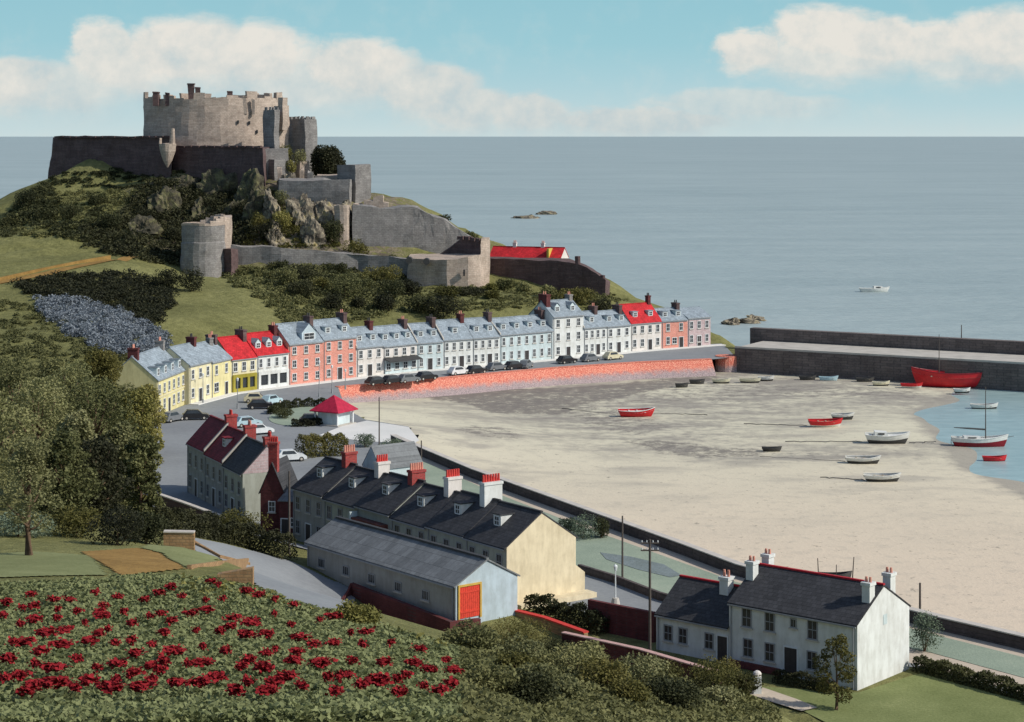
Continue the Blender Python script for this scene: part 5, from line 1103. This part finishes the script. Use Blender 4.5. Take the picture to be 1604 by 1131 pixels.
hedge('hedge', 'dark hedge with sunlit top beside the cream gable', [Vector((1.5, 178, 3)), Vector((8, 170.5, 3))], 1.6, 1.6, G_HEDGE, 5)
hedge('hedge', 'olive hedge between the car park and the terrace', [G(470, 716), G(505, 712), G(545, 712)], 3.4, 2.3, G_OLIVE, 6)
hedge('hedge', 'rough dark hedge between the house yard and the promenade path', [G(1436, 1048), G(1500, 1066), G(1604, 1094), G(1720, 1128)], 1.6, 1.0, G_HEDGE, 16, 190, .22)
hedge('hedge', 'low dark hedge along the front of the white house', [HA + Vector((-1.2, -1.6, 0)) + hu * 5.5, HA + Vector((-1.2, -1.6, 0)) + hu * 11], .9, .9, G_DARK, 17, 190, .18)
oc = Vector((-31.7, 303, 3)); ring = [oc + Vector((5.6 * math.cos(a), 11 * math.sin(a), 0)) for a in np.linspace(math.pi * .05, math.pi * .95, 9)]
s = MB(); s.poly([(oc.x + 5.4 * math.cos(a), oc.y + 10.5 * math.sin(a), 3.05) for a in np.linspace(0, 2 * math.pi, 33)[:-1]]); setting('roundabout_lawn', s.mesh('roundabout_lawn', LAWNP))
hedge('hedge', 'curved dark hedge at the back of the oval lawn', ring, 1.2, 1.1, G_HEDGE, 8)
ring = [oc + Vector((5.6 * math.cos(a), 10.6 * math.sin(a), 0)) for a in np.linspace(math.pi * 1.45, math.pi * 1.93, 6)]
hedge('hedge', 'dark low hedge at the front of the oval lawn by the shelter', ring, 1.6, .9, G_DARK, 9)
for i, (px, py, w_, h_, m, lab) in enumerate(((445, 655, 4, 1.6, G_HEDGE, 'dark shrub at the left of the oval lawn'), (572, 700, 3, 2.2, G_SAGE, 'grey green shrub behind the tall red chimney'), (612, 712, 4, 2.4, G_SAGE, 'sage bush at the start of the sea wall'),
        (912, 843, 3.8, 2.6, G_SAGE, 'sage bush on the promenade lawn beside the cream gable'), (942, 842, 2.4, 2.2, G_HEDGE, 'dark bush right of the sage bush on the lawn'), (890, 836, 2.6, 2.0, G_SAGE, 'small sage bush touching the cream gable'),
        (1448, 1020, 3.0, 3.4, G_SAGE, 'rounded sage bush behind the white house gable'), (640, 745, 3.4, 1.8, G_SAGE, 'low sage bush between terrace and sea wall'))):
    bush('bush', lab, G(px, py), w_, h_, m, 180 + i, 2200, .16)
q = G(1310, 1112); tree('small_tree', 'thin leafy tree in front of the white house', q, 5.6, 3.6, G_OLIVE, 88, 4200, .17, trunk_h=.25, nb=14, trunk_r=.12, crown_lo=.2)
q = G(1130, 1085, 3.4); bush('bush', 'olive shrub at the end of the garden wall', q, 4.4, 3.0, G_OLIVE, 201, 3600, .15)
# ---- the flower field
rnd = np.random.RandomState(11)
FIELD = [(-40, 1128), (-40, 925), (165, 916), (330, 912), (450, 948), (560, 976), (640, 1000), (720, 1022), (735, 1128)]
def cover(name, label, poly, n, mat, leaf, h_, y0, y1, seed):
    rnd = np.random.RandomState(seed); P = [tuple(hit(a, b, y0)[:2]) for a, b in poly]; P[0] = (P[0][0], P[0][1] - 9); P[-1] = (P[-1][0], P[-1][1] - 9); xs = [p[0] for p in P]; ys = [p[1] for p in P]
    x = rnd.uniform(min(xs), max(xs), n * 4); y = rnd.uniform(min(ys), max(ys), n * 4); k = inpoly(x, y, P) & (rnd.rand(n * 4) < (60 / np.maximum(y, 40)) ** 1.2); x, y = x[k][:n], y[k][:n]
    rows = .5 + .5 * np.sin(x * 1.9 + y * .4) * np.sin(y * 2.3 - x * .5); C = np.c_[x, y, height(x, y) + rnd.rand(len(x)) * h_ * (.35 + .55 * rows)]
    V, q = leaf_quads(C, np.full(len(C), leaf) * (.7 + y / 150), rnd, .6); return tag(link_mesh(name, np_mesh(name, V, q, mat)), label, 'plants', kind='stuff')
cover('crop_plants', 'dense grey green leafy plants of the flower field', FIELD, 230000, G_CROP, .155, .5, 40, 110, 12)
cover('rough_grass', 'rough grass and weeds on the slope right of the flower field', [(724, 1128), (718, 1022), (790, 1030), (860, 1034), (960, 1052), (1080, 1075), (1190, 1100), (1200, 1128)], 150000, G_SCRUB, .155, .5, 40, 130, 13)
cover('rough_grass', 'fringe of light grass along the brow of the field', [(330, 912), (450, 948), (560, 977), (720, 1023), (720, 1030), (560, 985), (450, 957), (330, 920)], 5000, G_WILLOW, .24, .5, 60, 120, 14)
for i, (px, py, w_, h_, m, lab) in enumerate(((810, 1018, 5.6, 2.9, G_OLIVE, 'rounded green bush at the brow below the shed'), (740, 1020, 3, 1.2, G_SCRUB, 'light bush at the right end of the maroon wall'), (560, 985, 2.2, 1.2, G_WILLOW, 'yellow green bush at the left end of the maroon wall'), (868, 1030, 3.4, 1.6, G_HEDGE, 'dark green bush right of the rounded bush on the brow'),
        (1050, 1110, 3, 1.3, G_HEDGE, 'dark weed clump on the right slope'), (820, 1110, 2.6, 1.2, G_HEDGE, 'dark weed clump beside the last red flowers'), (1150, 1090, 3.2, 1.5, G_OLIVE, 'brownish shrub near the path to the white house'))):
    bush('bush', lab, hit(px, py, 50), w_, h_, m, 220 + i, 3600, .14)
for i, (px, py) in enumerate(((805, 1062), (840, 1078), (900, 1060), (950, 1085), (1000, 1075), (1060, 1095), (1110, 1088), (880, 1100), (760, 1090), (985, 1108), (1130, 1112), (920, 1045), (1035, 1072), (815, 1040))):
    rr_ = random.Random(50 + i); w_ = rr_.uniform(1.6, 3.4); bush('bank_bush', 'shaggy wild bush on the rough bank below the garden wall', hit(px, py, 45), w_, w_ * rr_.uniform(.4, .62), (G_OLIVE, G_LIGHT, G_SCRUB)[i % 3], 800 + i, 2200, .13, group='wild bushes on the rough bank')
FL1 = [(180, 455), (35, 500), (295, 490), (400, 490), (188, 533), (118, 540), (325, 548), (435, 562), (12, 580), (190, 610), (330, 600), (108, 640), (480, 630), (590, 585), (540, 445), (585, 525), (670, 475), (822, 490), (900, 445), (970, 410), (1035, 470), (1245, 395), (1410, 425), (1480, 450), (1270, 480), (1165, 485),
       (1180, 543), (1088, 567), (920, 570), (845, 590), (705, 560), (750, 637), (980, 622), (1335, 590), (1440, 615), (1310, 650), (1395, 700), (1250, 680), (1110, 680), (930, 690), (255, 695), (65, 755), (145, 750), (340, 770), (510, 745), (655, 755), (745, 745), (872, 765), (1150, 780), (1280, 810), (1420, 862), (1370, 900), (1000, 812), (760, 825),
       (230, 805), (40, 860), (190, 890), (310, 920), (440, 860), (555, 920), (680, 890), (755, 945), (865, 900), (925, 870), (920, 930), (1060, 890), (1150, 885), (1235, 975), (1500, 915), (30, 980), (95, 968), (350, 1000), (500, 990), (660, 995), (860, 995), (1010, 1005), (1125, 1010), (190, 1035), (430, 1040), (610, 1045), (780, 1045), (1335, 1050), (1405, 1000), (620, 670), (370, 675), (560, 700), (1210, 375), (560, 560), (1520, 820), (150, 1060), (250, 1020)]
FL2 = [(35, 245), (115, 268), (215, 300), (340, 340), (205, 410), (70, 475), (310, 485), (505, 450), (600, 420), (715, 530), (800, 530), (30, 560), (165, 555), (385, 575), (465, 630), (610, 615), (210, 670), (360, 680), (330, 750), (45, 750), (150, 810), (285, 870), (215, 925), (400, 935), (500, 762), (735, 750), (560, 870), (635, 865), (770, 915), (700, 850), (930, 760), (985, 610), (1180, 645), (1125, 755), (930, 890), (1020, 875), (1090, 845), (1210, 915), (1345, 720), (1390, 800), (1370, 900), (1310, 940), (1050, 970), (600, 970), (1240, 790), (790, 625), (20, 905), (160, 970), (880, 880)]
flp = [(x * .275, 820 + y * .275) for x, y in FL1] + [(380 + x * .2369, 880 + y * .2369) for x, y in FL2]
def petals(seed, big):
    rnd = np.random.RandomState(seed); k = rnd.randint(3, 6) if big else 2; C = []
    for i in range(k):
        c = rnd.normal(size=3) * [.11, .09, .02] if i else np.zeros(3); C.append(c + rnd.normal(size=(58, 3)) * [.095, .09, .055])
    C = np.concatenate(C); C = C * [.92, .92, 1]; C[:, 2] += .62; V, q = leaf_quads(C, np.full(len(C), .115), rnd, .5, 1.4); return np_mesh('flower_clump', V, q, REDFLOWER)
PET = [petals(300 + i, i % 3 != 2) for i in range(9)]
for i, (px, py) in enumerate(flp):
    q = hit(px, py + 5, 40); o = link_mesh('flower_clump', PET[i % 9], None, q, R.uniform(0, 6.28)); s_ = R.choice((.6, .8, 1, 1.1, 1.35)) * R.uniform(.9, 1.1); o.scale = (s_, s_ * 1.15, .85)
    tag(o, 'clump of dark red flowers among the green plants of the field', 'flowers', 'red flower clumps scattered over the near field')

# ------------------------------------------------------------------ boats
def make_boat(name, label, loc, rz, L, B, H_, up, low, inside, cabin=0, mast=0, boom=False, heel=0, group=None, paint=.4, float_=False, sheer=.25, rail=None):
    t = thing(name, label, 'boat', loc, rz, group); t.rotation_euler = (math.radians(heel), 0, rz); z0 = -H_ * .3 if float_ else 0.0
    ns, nm = 17, 7; up_r, gun = [], []
    for i in range(ns):
        f = i / (ns - 1); x = (f - .5) * L; bw = B / 2 * (1 - max(0, (f - .42) / .58) ** 2.2) * (.62 + .38 * min(1, f / .4) ** .7); bw = max(bw, .02)
        zs = H_ * (1 + sheer * (2 * f - .8) ** 2 * (1.0 if f > .4 else .5)); ring = []
        for j in range(nm):
            k = (j / 2 * (1 - paint)) if j <= 2 else (1 - paint) + paint * (j - 2) / (nm - 3)      # depth below the gunwale, 0..1
            z = zs * (1 - k); wd = bw * (1 - k ** 2.6) ** .5 * (1 - .12 * k); xr = x * (1 - .17 * k ** 1.6) - (.02 * L * k if f > .5 else -.01 * L * k)
            ring.append((xr, max(wd, .012), z))
        gun.append(ring[0]); up_r.append(ring)
    hull = MB()
    for sgn in (1, -1):
        for i in range(ns - 1):
            for j in range(nm - 1):
                p = [(a, b * sgn, c + z0) for a, b, c in (up_r[i][j], up_r[i + 1][j], up_r[i + 1][j + 1], up_r[i][j + 1])]; hull.poly(p if sgn < 0 else p[::-1], 0 if j < 2 else 1)
    for j in range(nm - 1):
        a, b = up_r[0][j], up_r[0][j + 1]; hull.poly([(a[0], a[1], a[2] + z0), (a[0], -a[1], a[2] + z0), (b[0], -b[1], b[2] + z0), (b[0], b[1], b[2] + z0)], 0 if j < 2 else 1)
    ho = hull.build('hull', [up, low], t)
    dk = MB()
    for i in range(ns - 1):
        a, b = gun[i], gun[i + 1]; dz = z0 - H_ * (.30 if not cabin else .10)
        dk.poly([(a[0], -a[1] * .96, a[2] + dz), (b[0], -b[1] * .96, b[2] + dz), (b[0], b[1] * .96, b[2] + dz), (a[0], a[1] * .96, a[2] + dz)])
    dk.build('deck', inside, t)
    rl = MB()
    for sgn in (1, -1): rl.tube([(a, b * sgn, c + z0 + .01) for a, b, c in gun], [.035 + L * .004] * ns, 5)
    rl.build('gunwale', rail or up, t)
    if not cabin:
        th = MB()
        for f in (.3, .52, .72): th.box((f - .5) * L - .12, -B * .40, z0 + H_ * .78, (f - .5) * L + .12, B * .40, z0 + H_ * .84)
        th.build('thwart', inside, t)
    else:
        x0, x1 = (-.05 * L, .28 * L) if cabin > 0 else (-.3 * L, .02 * L); h_ = abs(cabin); zb = z0 + H_ * .9
        c = MB().loft([[(x0, -B * .33, zb), (x1, -B * .26, zb), (x1, B * .26, zb), (x0, B * .33, zb)], [(x0 + .05, -B * .3, zb + h_), (x1 - .35 * h_, -B * .22, zb + h_ * .85), (x1 - .35 * h_, B * .22, zb + h_ * .85), (x0 + .05, B * .3, zb + h_)]]).build('cabin', WHITEB, t)
        MB().box(x0 + .25 * (x1 - x0), -B * .318, zb + h_ * .42, x0 + .7 * (x1 - x0), -B * .29, zb + h_ * .75).build('cabin_window', GLASS, c)
        MB().box(-.44 * L, -B * .28, z0 + H_ * .82, x0 - .1, B * .28, z0 + H_ * .93).build('cockpit', DARKB, t)
    if mast:
        mo = MB().cyl((.1 * L, 0, z0 + H_ * .8), (.1 * L, 0, z0 + H_ + mast), .09, .05, 6).build('mast', WOOD, t)
        if boom:
            MB().tube([(.1 * L, 0, z0 + H_ + 1.3), (-.2 * L, 0, z0 + H_ + 1.45), (-.46 * L, 0, z0 + H_ + 1.55)], [.14, .13, .06], 6).build('furled_sail', DARKB, t)
            MB().cyl((.46 * L, 0, z0 + H_ * 1.1), (.60 * L, 0, z0 + H_ * 1.22), .05, .03, 6).build('bowsprit', WOOD, t)
    if boom: MB().box(-.5 * L - .12, -.03, z0 + .1, -.5 * L - .01, .03, z0 + H_ * .9).build('rudder', inside, t)
    return t
def BZ(px, py, z=.12): return G(px, py, z)
rad = math.radians
make_boat('rowing_boat', 'red open boat lying alone in the middle of the sand', BZ(997, 653), rad(3), 6.0, 2.0, 1.15, RED, RED, WHITEB, heel=8, rail=WHITEB)
make_boat('rowing_boat', 'bright red boat with pale bottom on the sand beside a white boat', BZ(1293, 669), rad(2), 5.4, 1.9, 1.05, RED, WHITEB, INNER, heel=6)
make_boat('rowing_boat', 'white boat with dark bottom just behind the bright red boat', BZ(1320, 657), rad(-8), 3.7, 1.5, .85, WHITEB, DARKB, INNER, heel=4, paint=.6)
make_boat('motor_boat', 'largest white motor boat with cabin on the sand', BZ(1390, 695, 0), rad(-5), 6.6, 2.3, 1.35, WHITEB, DARKB, WHITEB, cabin=-.7, paint=.5, heel=5)
make_boat('rowing_boat', 'white dinghy with dark bottom below the motor boat', BZ(1352, 726), rad(-7), 4.9, 1.6, .85, WHITEB, DARKB, INNER, paint=.55, heel=6)
make_boat('rowing_boat', 'nearest pale boat on the sand at the water side', BZ(1382, 754), rad(-5), 4.9, 1.7, .85, WHITEB, DARKB, INNER, paint=.5, heel=4)
make_boat('rowing_boat', 'small dark boat lying on the weed streak', BZ(1209, 707), rad(-6), 2.9, 1.2, .55, DARKB, DARKB, DARKB)
make_boat('fishing_boat', 'big red hull lying against the pier wall', BZ(1482, 607, -.1), rad(174), 12.6, 3.8, 2.7, RED, RED, CREAMB, mast=7.0, sheer=.25, rail=DKRED)
make_boat('sailing_boat', 'white and maroon sailing boat with furled sail afloat', BZ(1535, 699, -.15), rad(-4), 8.3, 2.5, 1.7, WHITEB, DKRED, WHITEB, cabin=-.55, mast=7.6, boom=True, float_=True, paint=.68)
make_boat('rowing_boat', 'pale boat afloat between the pier and the sailing boat', BZ(1542, 640, -.15), rad(-4), 4.6, 1.7, .95, WHITEB, DARKB, INNER, float_=True, paint=.5)
make_boat('rowing_boat', 'small red dinghy afloat below the sailing boat', BZ(1558, 722, -.15), rad(-3), 3.4, 1.4, .8, RED, DKRED, INNER, float_=True)
for px, py, L, a, u, lo, lab in ((1130, 601, 3.4, -12, CREAMB, DARKB, 'cream dinghy at the left of the line along the pier'), (1175, 600, 4.0, -10, CREAMB, DARKB, 'cream boat second from the quay corner along the pier'), (1200, 597, 3.0, -10, WHITEB, DARKB, 'small white dinghy touching the cream boat by the pier'), (1265, 596, 3.2, -6, DARKB, DARKB, 'dark dinghy against the foot of the pier'),
        (1298, 597, 3.6, -4, BLUEB, BLUEB, 'pale blue dinghy against the foot of the pier'), (1355, 599, 3.4, -5, DARKB, DARKB, 'dark boat right of the pale blue dinghy'), (1380, 605, 3.2, -5, CREAMB, DARKB, 'cream dinghy left of the red and white one'), (1428, 608, 4.0, -6, RED, WHITEB, 'red and white dinghy below the big red hull'), (1092, 602, 2.9, -5, DARKB, DARKB, 'dark dinghy in front of the quay wall corner'), (1068, 608, 2.4, -4, DARKB, DARKB, 'small dark dinghy left of the line of boats'), (1507, 616, 3.0, 0, WHITEB, DARKB, 'pale dinghy at the water edge under the big red hull')):
    make_boat('dinghy', lab, BZ(px, py, 0.05), rad(a), L, 1.4, .75, u, lo, INNER, paint=.45, group='small boats along the foot of the pier')
make_boat('motor_boat', 'white motor boat far out on the open sea', G(1370, 457, -.2), rad(4), 9, 2.6, 1.4, WHITEB, WHITEB, WHITEB, cabin=.9, float_=True)
bo = make_boat('rowing_boat', 'dark double posted boat on the sand behind the white house roof', G(1308, 915, .3), rad(-6), 3.4, 1.4, 1.0, DARKB, DARKB, INNER)
MB().cyl((-1.65, 0, .5), (-1.75, 0, 2.6), .07, .05, 6).build('stern_post', WOOD, bo); MB().cyl((1.75, 0, .6), (1.9, 0, 2.8), .07, .05, 6).build('stem_post', WOOD, bo); MB().cyl((.1, 0, .3), (.15, 0, 2.0), .06, .04, 6).build('mast', WOOD, bo)

def mooring(label, a, b_, n=10):
    p0, p1 = BZ(*a), BZ(*b_); P = [p0.lerp(p1, i / n) + Vector((math.sin(i * 1.7) * .25, math.sin(i * 2.3) * .35, .05)) for i in range(n + 1)]
    tag(MB().tube(P, [.055] * (n + 1), 5).build('mooring_chain', IRON, smooth=True), label, 'chain')
mooring('dark mooring chain on the sand left of the motor boat', (1230, 692), (1352, 692)); mooring('mooring chain running from the motor boat to the water', (1424, 694), (1468, 692))
mooring('mooring chain left of the white dinghy below the motor boat', (1190, 716), (1326, 723)); mooring('mooring chain left of the nearest pale boat', (1285, 748), (1356, 752)); mooring('mooring chain left of the lone red boat', (880, 640), (966, 650)); mooring('chain running right from the lone red boat', (1024, 648), (1110, 650))
mooring('chain left of the bright red boat', (1165, 664), (1266, 667))

# ------------------------------------------------------------------ cars
def make_car(mat, label, loc, rz, van=False):
    t = thing('parked_car' if not van else 'parked_van', label, 'car' if not van else 'van', loc, rz, 'cars parked around the quay')
    W_ = .8; prof = [(-2.0, .28), (-2.05, .7), (-1.9, .92), (-.9, .98), (1.0, .95), (1.75, .85), (2.05, .62), (2.0, .28)]
    b = MB().loft([[(x, y, z) for x, z in prof] for y in (-W_, -W_ * .5, W_ * .5, W_)]); b.build('body', mat, t)
    pc = [(-1.75, .95), (-1.3, 1.5), (.35, 1.52), (1.0, .96)] if not van else [(-2.0, .95), (-1.95, 1.85), (1.0, 1.85), (1.5, .92)]
    c = MB().loft([[(x, y * (1 if z < 1.2 else .86), z) for x, z in pc] for y in (-.74, .74)]).build('cabin', mat, t)
    wi = MB()
    for sgn in (-1, 1):
        q = [(-1.3, sgn * .765, 1.02), (.7, sgn * .765, 1.02), (.3, sgn * .68, 1.44), (-1.15, sgn * .68, 1.44)]; wi.poly(q if sgn < 0 else q[::-1])
    wi.poly([(1.0 if not van else 1.52, -.6, 1.0), (1.0 if not van else 1.52, .6, 1.0), (.5 if not van else 1.14, .55, 1.45), (.5 if not van else 1.14, -.55, 1.45)]); wi.build('side_window', GLASS, c)
    for x in (-1.3, 1.3):
        for y in (-W_ - .02, W_ - .16):
            wh = MB().cyl((x, y, .31), (x, y + .18, .31), .31, n=14).build('wheel', TYRE, t); MB().cyl((x, y - .005, .31), (x, y + .185, .31), .17, n=10).build('hub_cap', CONC, wh)
    bp = MB().box(2.02, -.78, .32, 2.1, .78, .45).box(-2.12, -.78, .32, -2.04, .78, .45).build('bumper', CONC, t); return t
C_ = {'black': plain('black_car_paint', (.02, .02, .022), .25, .1, 1, spec=.5), 'pale blue': plain('pale_blue_car_paint', (.42, .56, .60), .3, .1, 1, spec=.5), 'cream': plain('cream_car_paint', (.62, .56, .38), .3, .1, 1, spec=.5), 'grey': plain('grey_car_paint', (.16, .17, .18), .3, .1, 1, spec=.5), 'white': plain('white_car_paint', (.68, .70, .70), .3, .1, 1, spec=.5)}
for (px, py, a, c, lab) in ((590, 603, 40, 'black', 'black car on the quay nearest the slipway end'), (615, 601, 42, 'black', 'second black car on the quay from the slipway end'), (640, 599, 38, 'grey', 'grey car between dark cars above the red quay wall'), (668, 595, 40, 'black', 'dark car on the quay below the pale blue house'),
      (718, 587, 40, 'white', 'white car on the quay in front of the white houses'), (746, 585, 40, 'black', 'black car right of the white car on the quay'), (778, 580, 40, 'grey', 'grey car in front of the house with four dormers'), (806, 578, 38, 'black', 'black car in front of the house with four dormers'), (824, 576, 70, 'grey', 'grey car turned out beside the black car on the quay'), (888, 569, 40, 'black', 'black car below the tallest quay house'), (925, 566, 40, 'grey', 'grey car right of the tallest quay house'), (960, 563, 40, 'cream', 'cream car near the red roofed quay house'),
      (306, 657, 10, 'black', 'black car parked at the bend behind the maroon roofs'), (402, 630, 5, 'cream', 'cream car in the middle of the car park'), (408, 640, 10, 'black', 'black car left of the oval lawn'), (425, 633, 60, 'pale blue', 'pale blue car beside the oval lawn'), (270, 660, 60, 'grey', 'grey car in front of the tall yellow house'), (388, 668, 30, 'pale blue', 'pale blue car behind the small house roofs'), (406, 680, 30, 'white', 'white car behind the dark slate small house'), (455, 722, 20, 'white', 'white car between small row and terrace'), (490, 664, 5, 'black', 'black car beside the red roofed shelter'), (380, 612, 50, 'grey', 'grey car by the olive shop front'), (397, 608, 45, 'black', 'black car by the white shop front')):
    make_car(C_[c], lab, G(px, py, 3.02), rad(a))

# ------------------------------------------------------------------ poles and lamps
def utility_pole(label, base, top, arms=True, r_=.13, mat=None):
    t = thing('utility_pole', label, 'pole', base); H_ = top - base.z
    MB().cyl((0, 0, -.5), (0, 0, H_), r_, r_ * .7, 8).build('pole', mat or WOOD, t)
    if arms:
        for k, z in enumerate((H_ - .35, H_ - .95)):
            ar = MB().box(-.75, -.06, z, .75, .06, z + .12).build('cross_arm', WOOD, t); b = MB()
            for x in (-.65, -.25, .25, .65): b.cyl((x, 0, z + .12), (x, 0, z + .28), .05, .035, 6)
            b.build('insulators', FRAMEW, ar)
    return t
q = G(1018, 1030, 3.2); utility_pole('tall utility pole in front of the maroon brick wall', q, ZZ(845, q.y))
q = G(975, 905); utility_pole('utility pole on the promenade path right of the cream gable', q, ZZ(808, q.y), False, .11)
q = G(594, 706); utility_pole('thin pole standing at the start of the sea wall', q, ZZ(622, q.y), False, .1)
q = Vector((*PX(453, 195), 5.2)); utility_pole('utility pole by the hill road hedge', q, ZZ(738, 195), False, .13)
q = G(660, 762); utility_pole('thin pole behind the terrace chimneys', q, ZZ(690, q.y), False, .1)
q = Vector((36.7, 178, .2)); utility_pole('mooring post standing in the sand beyond the sea wall', q, ZZ(913, 178), False, .13)
q = Vector((*PX(1506, 380), 4.8)); utility_pole('slim mast standing on the pier', q, ZZ(509, 380), False, .12)
def lamp(label, base, H_, mat=FRAMEG):
    t = thing('street_lamp', label, 'street lamp', base, 0, 'street lamps'); MB().cyl((0, 0, 0), (0, 0, .7), .16, .12, 8).cyl((0, 0, .7), (0, 0, H_), .07, .05, 8).build('post', mat, t)
    b = MB().loft([[(x, y, H_) for x, y in ell(0, 0, .12, .12, 8)], [(x, y, H_ + .4) for x, y in ell(0, 0, .2, .2, 8)], [(x, y, H_ + .55) for x, y in ell(0, 0, .05, .05, 8)]]).build('lantern', FRAMEW, t); return t
q = G(964, 952); lt = lamp('pale lamp post with heavy base beside the coast road', q, 3.4, FRAMEW); MB().loft([[(x, y, 0) for x, y in ell(0, 0, .5, .5, 10)], [(x, y, .9) for x, y in ell(0, 0, .3, .3, 10)]]).build('base', CONC, lt)
for px, py, pt, lab in ((500, 622, 565, 'lamp post behind the red roofed shelter'), (520, 616, 572, 'lamp post right of the one behind the shelter'), (541, 610, 578, 'short lamp post at the end of the red quay wall'), (318, 632, 585, 'lamp post in front of the cream house at the bend'), (372, 640, 592, 'lamp post at the olive shop front')):
    q = G(px, py); lamp(lab, q, ZZ(pt, q.y) - 3.5)
gp = G(1186, 1083, 3.2); t = thing('gate_post', 'round topped white gate post at the end of the garden wall', 'gate post', gp)
MB().box(-.3, -.3, -1, .3, .3, 1.2).build('post', WHITE, t); MB().loft([[(x, y, z) for x, y in ell(0, 0, r_, r_, 12)] for z, r_ in ((1.2, .3), (1.35, .34), (1.5, .28), (1.6, .12))]).build('cap', OFFWHITE, t)
